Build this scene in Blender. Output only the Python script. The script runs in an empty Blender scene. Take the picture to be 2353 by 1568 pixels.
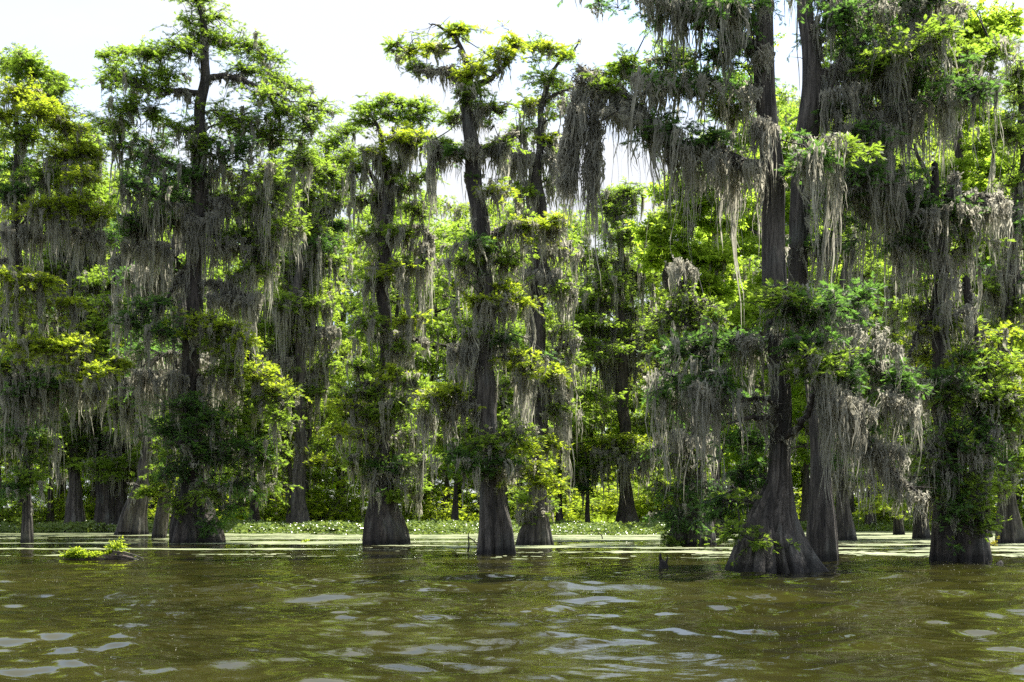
import bpy, math
import numpy as np
from mathutils import Vector
RNG = np.random.default_rng(7)
U = lambda a, b, n=None: RNG.uniform(a, b, n)
sc = bpy.context.scene
COL = sc.collection
FPX, CX, HY, CAMH = 2941.0, 1176.5, 1180.0, 1.4     # measurements of the photograph (2353 px wide) used to survey distances
def dist_at(py): return FPX * CAMH / (py - HY)
def P3(px, py, D): return np.array([(px - CX) / FPX * D, D, CAMH - (py - HY) / FPX * D])

# ------------------------------------------------------------------ materials
def new_mat(name):
    m = bpy.data.materials.new(name); m.use_nodes = True
    nt = m.node_tree; nt.nodes.clear()
    return m, nt, nt.nodes.new('ShaderNodeOutputMaterial')
def N(nt, t, **kw):
    n = nt.nodes.new(t)
    for k, v in kw.items():
        if k in n.inputs: n.inputs[k].default_value = v
        else: setattr(n, k, v)
    return n
def ramp(nt, stops):
    r = nt.nodes.new('ShaderNodeValToRGB'); e = r.color_ramp.elements
    while len(e) < len(stops): e.new(0.5)
    for i, (p, c) in enumerate(stops):
        e[i].position = p; e[i].color = (*c, 1)
    return r
def coords(nt, scale, kind='Object'):
    tc = nt.nodes.new('ShaderNodeTexCoord'); mp = nt.nodes.new('ShaderNodeMapping')
    mp.inputs['Scale'].default_value = scale
    nt.links.new(tc.outputs[kind], mp.inputs['Vector']); return mp.outputs['Vector']

def leaf_mat(name, c1, c2, tcol, tfac=0.5, rough=0.55, nscale=0.9):
    m, nt, out = new_mat(name); L = nt.links
    v = coords(nt, (1, 1, 1))
    n = N(nt, 'ShaderNodeTexNoise', Scale=nscale, Detail=3.0); L.new(v, n.inputs['Vector'])
    n2 = N(nt, 'ShaderNodeTexNoise', Scale=14.0, Detail=1.0); L.new(v, n2.inputs['Vector'])
    mx = N(nt, 'ShaderNodeMix', data_type='FLOAT'); mx.inputs[0].default_value = 0.45
    L.new(n.outputs['Fac'], mx.inputs[2]); L.new(n2.outputs['Fac'], mx.inputs[3])
    r = ramp(nt, [(0.36, c1), (0.62, c2)]); L.new(mx.outputs[0], r.inputs['Fac'])
    r2 = ramp(nt, [(0.36, tuple(x * .55 for x in tcol)), (0.62, tcol)]); L.new(mx.outputs[0], r2.inputs['Fac'])
    d = N(nt, 'ShaderNodeBsdfPrincipled', Roughness=rough); d.inputs['Specular IOR Level'].default_value = 0.3
    L.new(r.outputs['Color'], d.inputs['Base Color'])
    t = nt.nodes.new('ShaderNodeBsdfTranslucent'); L.new(r2.outputs['Color'], t.inputs['Color'])
    ms = nt.nodes.new('ShaderNodeMixShader'); ms.inputs[0].default_value = tfac
    L.new(d.outputs[0], ms.inputs[1]); L.new(t.outputs[0], ms.inputs[2]); L.new(ms.outputs[0], out.inputs['Surface'])
    return m
M = {}
M['b'] = leaf_mat('needle_leaves_sunlit', (0.09, 0.15, 0.016), (0.17, 0.24, 0.024), (0.68, 0.84, 0.050), 0.62)  # sunlit look of the bright boughs put into the leaf colour
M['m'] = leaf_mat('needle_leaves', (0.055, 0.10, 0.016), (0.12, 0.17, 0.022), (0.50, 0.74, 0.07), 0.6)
M['d'] = leaf_mat('needle_leaves_shaded', (0.03, 0.07, 0.02), (0.06, 0.12, 0.028), (0.26, 0.52, 0.08), 0.52)  # same needles, with the shade of the dark boughs put into the colour
M['t'] = leaf_mat('broad_leaves', (0.07, 0.12, 0.015), (0.13, 0.20, 0.02), (0.60, 0.84, 0.07), 0.62, 0.35)
M['h'] = leaf_mat('hyacinth_leaves', (0.08, 0.14, 0.03), (0.19, 0.25, 0.07), (0.36, 0.48, 0.08), 0.35, 0.22, 3.0)
M['moss'] = leaf_mat('grey_moss', (0.13, 0.135, 0.118), (0.31, 0.305, 0.255), (0.64, 0.61, 0.485), 0.5, 0.9, 2.2)
M['bgleaf'] = leaf_mat('distant_leaves', (0.07, 0.11, 0.015), (0.15, 0.20, 0.022), (0.62, 0.84, 0.08), 0.6, 0.6, 0.35)

def bark_mat(name, c1, c2, sc_=(9, 9, 0.9), bump=0.6, wet=True):
    m, nt, out = new_mat(name); L = nt.links
    v = coords(nt, sc_)
    n = N(nt, 'ShaderNodeTexNoise', Scale=1.6, Detail=6.0, Roughness=0.65, Distortion=0.6); L.new(v, n.inputs['Vector'])
    v2 = coords(nt, (1, 1, 0.6)); nb = N(nt, 'ShaderNodeTexNoise', Scale=1.3, Detail=4.0); L.new(v2, nb.inputs['Vector'])
    r = ramp(nt, [(0.32, c1), (0.5, tuple((a + b) / 2 for a, b in zip(c1, c2))), (0.68, c2)]); L.new(n.outputs['Fac'], r.inputs['Fac'])
    lich = ramp(nt, [(0.52, (0, 0, 0)), (0.72, (0.45, 0.45, 0.45))]); L.new(nb.outputs['Fac'], lich.inputs['Fac'])
    mx = N(nt, 'ShaderNodeMix', data_type='RGBA'); mx.inputs[7].default_value = (0.15, 0.165, 0.15, 1)
    L.new(lich.outputs['Color'], mx.inputs[0]); L.new(r.outputs['Color'], mx.inputs[6])
    v3 = coords(nt, (2.6, 2.6, .28)); n3 = N(nt, 'ShaderNodeTexNoise', Scale=1.5, Detail=3.0, Distortion=.4); L.new(v3, n3.inputs['Vector'])
    r3 = ramp(nt, [(0.38, (.35, .34, .33)), (0.62, (1.15, 1.15, 1.15))]); L.new(n3.outputs['Fac'], r3.inputs['Fac'])
    m3 = N(nt, 'ShaderNodeMix', data_type='RGBA', blend_type='MULTIPLY'); m3.inputs[0].default_value = 1
    L.new(mx.outputs[2], m3.inputs[6]); L.new(r3.outputs['Color'], m3.inputs[7]); last = m3.outputs[2]
    if wet:     # damp dark tide band just above the water line
        g = nt.nodes.new('ShaderNodeNewGeometry'); sx = nt.nodes.new('ShaderNodeSeparateXYZ'); L.new(g.outputs['Position'], sx.inputs[0])
        ad = N(nt, 'ShaderNodeMath', operation='MULTIPLY_ADD'); ad.inputs[1].default_value = -0.35; L.new(nb.outputs['Fac'], ad.inputs[0]); L.new(sx.outputs['Z'], ad.inputs[2])
        mr = N(nt, 'ShaderNodeMapRange'); mr.inputs['From Min'].default_value = -0.06; mr.inputs['From Max'].default_value = 0.10
        mr.inputs['To Min'].default_value = 0.3; L.new(ad.outputs[0], mr.inputs['Value'])
        m2 = N(nt, 'ShaderNodeMix', data_type='RGBA', blend_type='MULTIPLY'); m2.inputs[0].default_value = 1
        L.new(last, m2.inputs[6]); L.new(mr.outputs['Result'], m2.inputs[7]); last = m2.outputs[2]
    d = N(nt, 'ShaderNodeBsdfPrincipled', Roughness=0.85); L.new(last, d.inputs['Base Color'])
    b = N(nt, 'ShaderNodeBump', Strength=bump, Distance=0.09); L.new(n.outputs['Fac'], b.inputs['Height']); L.new(b.outputs[0], d.inputs['Normal'])
    L.new(d.outputs[0], out.inputs['Surface']); return m
M['bark'] = bark_mat('cypress_bark', (0.014, 0.012, 0.010), (0.135, 0.118, 0.10), bump=1.0)
M['bark_dark'] = bark_mat('dark_cypress_bark', (0.012, 0.0095, 0.008), (0.09, 0.074, 0.06), bump=1.0)
M['wood'] = bark_mat('weathered_wood', (0.035, 0.028, 0.02), (0.14, 0.105, 0.08), (2, 12, 12), 0.4, False)

def water_mat():
    m, nt, out = new_mat('lake_water'); L = nt.links
    v = coords(nt, (1, 1, 1))
    n = N(nt, 'ShaderNodeTexNoise', Scale=0.25, Detail=3.0); L.new(v, n.inputs['Vector'])
    r = ramp(nt, [(0.35, (0.012, 0.0120, 0.0025)), (0.65, (0.032, 0.031, 0.0062))]); L.new(n.outputs['Fac'], r.inputs['Fac'])
    d = N(nt, 'ShaderNodeBsdfPrincipled', Roughness=0.0, IOR=1.33); L.new(r.outputs['Color'], d.inputs['Base Color'])
    n1 = N(nt, 'ShaderNodeTexNoise', Scale=5.0, Detail=4.0, Roughness=0.55); L.new(coords(nt, (0.7, 1.5, 1)), n1.inputs['Vector'])
    n2 = N(nt, 'ShaderNodeTexNoise', Scale=0.12, Detail=2.0); L.new(v, n2.inputs['Vector'])
    r2 = ramp(nt, [(0.45, (0.15, 0.15, 0.15)), (0.62, (1, 1, 1))]); L.new(n2.outputs['Fac'], r2.inputs['Fac'])
    mu = N(nt, 'ShaderNodeMath', operation='MULTIPLY'); L.new(n1.outputs['Fac'], mu.inputs[0]); L.new(r2.outputs['Color'], mu.inputs[1])
    b = N(nt, 'ShaderNodeBump', Strength=0.6, Distance=0.015); L.new(mu.outputs[0], b.inputs['Height']); L.new(b.outputs[0], d.inputs['Normal'])
    L.new(d.outputs[0], out.inputs['Surface']); return m
M['water'] = water_mat()
def plain(name, c1, c2, scale=3.0, rough=0.8):
    m, nt, out = new_mat(name); L = nt.links
    n = N(nt, 'ShaderNodeTexNoise', Scale=scale, Detail=5.0); L.new(coords(nt, (1, 1, 1)), n.inputs['Vector'])
    r = ramp(nt, [(0.35, c1), (0.65, c2)]); L.new(n.outputs['Fac'], r.inputs['Fac'])
    d = N(nt, 'ShaderNodeBsdfPrincipled', Roughness=rough); L.new(r.outputs['Color'], d.inputs['Base Color'])
    L.new(d.outputs[0], out.inputs['Surface']); return m
M['duck'] = plain('duckweed_film', (0.11, 0.145, 0.055), (0.31, 0.33, 0.19), 0.9, 0.45)
M['mud'] = plain('swamp_ground', (0.03, 0.035, 0.012), (0.08, 0.10, 0.025), 0.8)
M['speck'] = plain('pale_specks', (0.25, 0.25, 0.15), (0.4, 0.38, 0.28), 3.0, 0.5)
M['glint'] = plain('pale_glints', (0.5, 0.47, 0.5), (0.66, 0.64, 0.66), 6.0, 0.5)  # white shine of glossy leaves as a plain colour
M['yellow'] = leaf_mat('yellow_leaves', (0.3, 0.28, 0.03), (0.45, 0.4, 0.04), (0.6, 0.55, 0.04), 0.5)

# ------------------------------------------------------------------ mesh building (numpy)
class Acc:
    def __init__(s): s.v = []; s.f4 = []; s.f3 = []; s.n = 0
    def add(s, v, q=None, t=None):
        v = np.asarray(v, float).reshape(-1, 3)
        if q is not None and len(q): s.f4.append(np.asarray(q).reshape(-1, 4) + s.n)
        if t is not None and len(t): s.f3.append(np.asarray(t).reshape(-1, 3) + s.n)
        s.v.append(v); s.n += len(v)
    def mesh(s, name, mat, origin=(0, 0, 0), smooth=False):
        me = bpy.data.meshes.new(name)
        v = np.concatenate(s.v) - np.asarray(origin, float)
        f4 = np.concatenate(s.f4) if s.f4 else np.zeros((0, 4), int)
        f3 = np.concatenate(s.f3) if s.f3 else np.zeros((0, 3), int)
        me.vertices.add(len(v)); me.vertices.foreach_set('co', v.astype(np.float32).ravel())
        li = np.concatenate([f4.ravel(), f3.ravel()]).astype(np.int32)
        me.loops.add(len(li)); me.loops.foreach_set('vertex_index', li)
        tot = np.concatenate([np.full(len(f4), 4), np.full(len(f3), 3)]).astype(np.int32)
        st = np.concatenate([[0], np.cumsum(tot)[:-1]]).astype(np.int32)
        me.polygons.add(len(tot)); me.polygons.foreach_set('loop_start', st); me.polygons.foreach_set('loop_total', tot)
        me.polygons.foreach_set('use_smooth', np.full(len(tot), smooth, bool))
        me.update(calc_edges=True); me.materials.append(mat); return me
    def obj(s, name, mat, origin=(0, 0, 0), parent=None, smooth=False):
        if not s.v: return None
        o = bpy.data.objects.new(name, s.mesh(name, mat, origin, smooth)); COL.objects.link(o)
        if name == 'hanging_moss': o['kind'] = 'stuff'
        if parent: o.parent = parent
        else: o.location = origin
        return o
def thing(name, label, cat, loc, group=None):
    o = bpy.data.objects.new(name, None); COL.objects.link(o); o.location = loc; o.empty_display_size = 0.3
    o['label'] = label; o['category'] = cat
    if group: o['group'] = group
    return o
def tag(o, label, cat, group=None):
    o['label'] = label; o['category'] = cat
    if group: o['group'] = group
def norm(a): return a / np.maximum(np.linalg.norm(a, axis=-1, keepdims=True), 1e-9)

def tubes(acc, paths, radii, sides=4):
    """paths (N,P,3), radii (N,P)"""
    paths = np.asarray(paths, float); Nn, Pn, _ = paths.shape
    d = norm(np.gradient(paths, axis=1))
    ref = np.where(np.abs(d[..., 2:3]) > 0.8, np.array([1., 0, 0]), np.array([0, 0, 1.]))
    a = norm(np.cross(d, ref)); b = np.cross(d, a)
    th = np.arange(sides) / sides * 2 * np.pi
    v = paths[:, :, None] + radii[..., None, None] * (a[:, :, None] * np.cos(th)[:, None] + b[:, :, None] * np.sin(th)[:, None])
    idx = np.arange(Nn * Pn * sides).reshape(Nn, Pn, sides)
    i0 = idx[:, :-1]; i1 = idx[:, 1:]
    q = np.stack([i0, np.roll(i0, -1, 2), np.roll(i1, -1, 2), i1], -1)
    acc.add(v, q)
def smooth_path(pts, n):
    pts = np.asarray(pts, float); k = len(pts)
    t = np.concatenate([[0], np.cumsum(np.linalg.norm(np.diff(pts[:, :3], axis=0), axis=1))]); t /= t[-1]
    s = np.linspace(0, 1, n); out = np.zeros((n, pts.shape[1]))
    m = np.gradient(pts, t, axis=0) if k > 2 else np.repeat((pts[1:] - pts[:1]), 2, 0)
    i = np.clip(np.searchsorted(t, s, 'right') - 1, 0, k - 2); h = t[i + 1] - t[i]; u = (s - t[i]) / h
    for c in range(pts.shape[1]):
        out[:, c] = (2*u**3 - 3*u**2 + 1) * pts[i, c] + (u**3 - 2*u**2 + u) * h * m[i, c] + (-2*u**3 + 3*u**2) * pts[i + 1, c] + (u**3 - u**2) * h * m[i + 1, c]
    return out

def needle_template():
    """flat feathery spray along +x, unit length"""
    v = []; t = []
    for i, x in enumerate([0.12, 0.3, 0.48, 0.66]):
        for s in (-1, 1):
            L = 0.42 * (1 - 0.45 * abs(x - .35)); k = len(v)
            v += [(x - .04, 0, 0), (x + .11, 0, 0), (x + L * .62, s * L * .72, -0.03)]; t.append((k, k + 1, k + 2))
    k = len(v); v += [(0.6, -.05, 0), (0.6, .05, 0), (1.05, 0, -.04)]; t.append((k, k + 1, k + 2))
    return np.array(v, float), np.array(t)
def broad_template():
    v = []; t = []
    for i, (x, a) in enumerate([(0.1, 1.2), (0.3, -1.1), (0.5, 0.9), (0.65, -0.6), (0.8, 0.1)]):
        d = np.array([math.cos(a), math.sin(a), 0]); w = np.array([-d[1], d[0], 0]); k = len(v)
        p = np.array([x, 0, 0]); L = 0.55
        v += [p, p + d * L * .45 + w * .17 + [0, 0, .07], p + d * L - [0, 0, .1], p + d * L * .45 - w * .17 + [0, 0, .07]]
        t += [(k, k + 1, k + 2), (k, k + 2, k + 3)]
    return np.array(v, float), np.array(t)
NEED, BROAD = needle_template(), broad_template()

def sprays(acc, pos, dirs, ups, size, tpl=NEED):
    tv, tt = tpl
    x = norm(dirs); y = norm(np.cross(ups, x)); z = np.cross(x, y)
    v = pos[:, None] + size[:, None, None] * (tv[None, :, 0:1] * x[:, None] + tv[None, :, 1:2] * y[:, None] + tv[None, :, 2:3] * z[:, None])
    n = len(pos); t = tt[None] + (np.arange(n) * len(tv))[:, None, None]
    acc.add(v, None, t)

def tufts(acc, wood, C, R, ns, ssize, tpl=NEED, flat=0.45, droop=0.0, out=None):
    """C (N,3) tuft centres, R (N,) radii; every tuft is a small fan of twigs carrying sprays"""
    n = len(C); nt_ = max(3, ns // 4)
    az = U(0, 2 * np.pi, (n, nt_)); el = U(-0.35, 0.75, (n, nt_)) * flat * 1.6 - droop
    d = np.stack([np.cos(az) * np.cos(el), np.sin(az) * np.cos(el), np.sin(el)], -1)
    L = R[:, None] * U(0.55, 1.15, (n, nt_))
    if wood is not None:
        s = np.array([0, .5, 1.])[None, :, None]
        p = C[:, None, None] + d.reshape(n, nt_, 1, 3) * L[..., None, None] * s[None]
        p[..., 2] += -(0.18 + droop) * L[..., None] * s[..., 0] ** 2 + 0.05
        tubes(wood, p.reshape(-1, 3, 3), np.broadcast_to(np.array([.016, .010, .004]), (n * nt_, 3)) * np.repeat(R, nt_)[:, None] * 1.6, 3)
    m = 4
    tpos = U(0.3, 1.0, (n, nt_, m))
    pos = C[:, None, None] + d[:, :, None] * (L[..., None] * tpos)[..., None]
    pos[..., 2] += -(0.18 + droop) * L[..., None] * tpos ** 2 + 0.05
    pos += U(-.05, .05, pos.shape) * R[:, None, None, None]
    sd = az[:, :, None] + U(-1.0, 1.0, (n, nt_, m)) * (1.15 - tpos * .5)
    sl = el[:, :, None] + U(-.45, .35, (n, nt_, m)) - 0.15 - droop * .8
    dd = np.stack([np.cos(sd) * np.cos(sl), np.sin(sd) * np.cos(sl), np.sin(sl)], -1).reshape(-1, 3)
    up = np.array([0, 0, 1.]) + U(-.9, .9, dd.shape)
    sz = (ssize * U(.7, 1.3, (n, nt_, m))).reshape(-1)
    sprays(acc, pos.reshape(-1, 3), dd, up, sz, tpl)

def arms(acc, wood, O, Dr, L, ssize, tpl=NEED, m=11):
    """long feathery arching twigs from O (N,3) along Dr with paired sprays"""
    n = len(O); t = np.linspace(0, 1, 6)
    p = O[:, None] + Dr[:, None] * L[:, None, None] * t[None, :, None]
    p[..., 2] -= (U(.05, .4, (n, 1)) * L[:, None]) * t[None] ** 2; p[:, 1:] += RNG.normal(0, .03, (n, 5, 3)) * L[:, None, None]
    tubes(wood, p, np.broadcast_to(np.linspace(.016, .004, 6), (n, 6)), 3)
    tp = np.sort(U(.2, 1.02, (n, m)), 1) * 4.999; i = tp.astype(int).clip(0, 4); f = (tp - i)[..., None]
    r = np.arange(n)[:, None]; P = p[r, i] * (1 - f) + p[r, i + 1] * f; tg = norm(p[r, i + 1] - p[r, i])
    side = norm(np.cross(tg, [0, 0, 1.])) * np.where(np.arange(m) % 2, 1, -1)[None, :, None]
    d = tg * U(.5, 1.2, (n, m, 1)) + side * U(.2, 1.1, (n, m, 1)) + RNG.normal(0, .25, (n, m, 3))
    sz = (ssize * U(.8, 1.6, (n, m)) * (1.15 - .35 * tp / 5)).reshape(-1)
    sprays(acc, P.reshape(-1, 3), norm(d).reshape(-1, 3), np.array([0, 0, 1.]) + U(-.8, .8, (n * m, 3)), sz, tpl)

def ribbons(acc, A, L, W, segs=9, shared=None):
    """hanging fibrous strands from anchors A (N,3)"""
    n = len(A)
    if n == 0: return
    t = np.linspace(0, 1, segs + 1)
    ph = U(0, 6.3, (n, 2)); am = U(0.01, 0.05, (n, 2)) * np.minimum(L, 1.5)[:, None]; fr = U(3, 9, (n, 2))
    dr = RNG.normal(0, 0.035, (n, 2)) * L[:, None]
    c = np.zeros((n, segs + 1, 3)) + A[:, None]
    for k in (0, 1):
        c[:, :, k] += am[:, k:k+1] * (np.sin(fr[:, k:k+1] * t + ph[:, k:k+1]) - np.sin(ph[:, k:k+1])) + dr[:, k:k+1] * t
    c[:, :, :2] += np.cumsum(RNG.normal(0, .013, (n, segs + 1, 2)), 1)
    if shared is not None: c[:, :, :2] += shared
    c[:, :, 2] -= L[:, None] * t
    a = U(0, np.pi, n); w = np.stack([np.cos(a), np.sin(a), 0 * a], -1)
    prof = (1.0 - t ** 1.6) * 0.9 + 0.1 * (1 - t)
    jag = U(0.1, 1.8, (n, segs + 1, 2)); hw = W[:, None] * 0.5 * prof
    v = np.stack([c - w[:, None] * (hw * jag[..., 0])[..., None], c + w[:, None] * (hw * jag[..., 1])[..., None]], 2)
    v[:, :, 1, 2] += U(-.35, .35, (n, segs + 1)) * W[:, None]
    idx = np.arange(n * (segs + 1) * 2).reshape(n, segs + 1, 2)
    q = np.stack([idx[:, :-1, 0], idx[:, :-1, 1], idx[:, 1:, 1], idx[:, 1:, 0]], -1)
    acc.add(v, q)
def beards(acc, A, L, D, k=9, rad=0.12, wmul=1.0):
    k = int(k * 1.7); L = np.minimum(L * np.clip(np.exp(RNG.normal(0, .42, len(L))), .3, 1.6), np.maximum(A[:, 2] - .5, .15))
    """A (N,3) anchors, L (N,) lengths: each beard is k strands"""
    n = len(A)
    if n == 0: return
    w = 0.0009 * D * wmul
    rr_ = rad * U(.25, 1.2, (n, 1, 1)); off = RNG.normal(0, 1, (n, k, 3)) * rr_ * np.array([1, 1, .6])
    LL = L[:, None] * U(0.25, 1.0, (n, k)) * np.exp(-(np.linalg.norm(off[..., :2], axis=-1) / (rr_[..., 0] * 1.5)) ** 2)
    t = np.linspace(0, 1, 10)
    sw = np.cumsum(RNG.normal(0, .022, (n, 10, 2)), 1) + np.sin(U(4, 9, (n, 1, 2)) * t[None, :, None] + U(0, 6.3, (n, 1, 2))) * U(.01, .05, (n, 1, 2)) * np.minimum(L, 1.6)[:, None, None]
    tl = t[None, None, :, None] * (LL / L[:, None])[..., None, None]           # strands of one tail follow its bends and draw together
    ii = np.clip(tl[..., 0] * 9, 0, 8.999); i0 = ii.astype(int); fr = (ii - i0)[..., None]; rI = np.arange(n)[:, None, None]
    sh = sw[rI, i0] * (1 - fr) + sw[rI, i0 + 1] * fr - off[:, :, None, :2] * .75 * tl ** .8
    ribbons(acc, (A[:, None] + off).reshape(-1, 3), LL.reshape(-1), U(0.5, 1.0, n * k) ** 2 * 2.8 * w, 9, sh.reshape(-1, 10, 2))

# ------------------------------------------------------------------ trunks
def trunk(acc, pts, z0=-0.6, lobes=9, amp=0.2, sides=110, seed=0, fade=1.6, wob=1.0):
    """pts (k,4) x,y,z,r from base to top"""
    r = np.random.default_rng(seed)
    pts = np.asarray(pts, float)
    h = pts[-1, 2] - pts[0, 2]; n = int(np.clip(h / 0.16, 16, 130))
    s = smooth_path(pts, n); s[:, 3] = np.maximum(s[:, 3], 0.01)
    zr = s[:, 2] - s[0, 2]; wb = wob * np.clip(zr / 3 - .5, 0, 1) * min(.09, pts[0, 3] * .16)
    for c_ in (0, 1): s[:, c_] += wb * (np.sin(zr * .9 + seed * (1.7 + c_)) + .6 * np.sin(zr * 2.3 + seed * 2.9 + c_ * 2))
    # extend below the water line
    b = s[0].copy(); b[2] = z0; b[3] *= 1.08; s = np.vstack([b, s])
    th = np.arange(sides) / sides * 2 * np.pi
    ph = np.sort(r.uniform(0, 2 * np.pi, lobes)); wd = r.uniform(0.10, 0.22, lobes); hh = r.uniform(.5, 1.1, lobes); fd = r.uniform(.6, 1.5, lobes) * fade
    zz = np.maximum(s[:, 2] - pts[0, 2], 0)
    f = np.zeros((len(s), sides))
    for i in range(lobes):
        tw = ph[i] + 0.05 * np.sin(zz * 1.3 + i)
        dth = (th[None] - tw[:, None] + np.pi) % (2 * np.pi) - np.pi
        f += hh[i] * np.exp(-(dth / wd[i]) ** 2) * np.exp(-zz / fd[i])[:, None]
    f = amp * (f - 0.45 * np.exp(-zz / fade)[:, None])
    ng = int(lobes * 2.2); gp = r.uniform(0, 2 * np.pi, ng); gw = r.uniform(.035, .085, ng); gd = r.uniform(.3, 1, ng); gf = r.uniform(.5, 1.6, ng) * fade * 1.3
    for i in range(ng):
        tw = gp[i] + .04 * np.sin(zz * 1.7 + i * 2)
        dth = (th[None] - tw[:, None] + np.pi) % (2 * np.pi) - np.pi
        f -= gd[i] * (amp * .95) * np.exp(-(dth / gw[i]) ** 2) * np.exp(-zz / gf[i])[:, None]
    f += 0.035 * np.sin(th[None] * 11 + 1.3 * np.sin(zz * .7)[:, None] + seed) + 0.012 * r.normal(0, 1, (len(s), sides)) * np.minimum(1, .25 + 0 * zz)[:, None]
    nk = max(3, int(zz[-1] / 1.1)); K = r.normal(0, 1, (nk + 1, sides)); K = K + .6 * np.roll(K, 1, 1)
    zi = zz / max(zz[-1], .1) * nk * .999; k0 = zi.astype(int); fr_ = (zi - k0)[:, None]; f += .022 * (K[k0] * (1 - fr_) + K[k0 + 1] * fr_)
    rr = s[:, 3:4] * (1 + f)
    v = np.zeros((len(s), sides, 3))
    v[..., 0] = s[:, 0:1] + rr * np.cos(th); v[..., 1] = s[:, 1:2] + rr * np.sin(th); v[..., 2] = s[:, 2:3]
    idx = np.arange(len(s) * sides).reshape(len(s), sides); i0, i1 = idx[:-1], idx[1:]
    q = np.stack([i0, np.roll(i0, -1, 1), np.roll(i1, -1, 1), i1], -1)
    acc.add(v, q)
    k = idx[-1]; acc.add(np.vstack([s[-1, :3] + [0, 0, s[-1, 3]], v[-1]]), None, [(0, 1 + j, 1 + (j + 1) % sides) for j in range(sides)])
    return s[1:]

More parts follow.
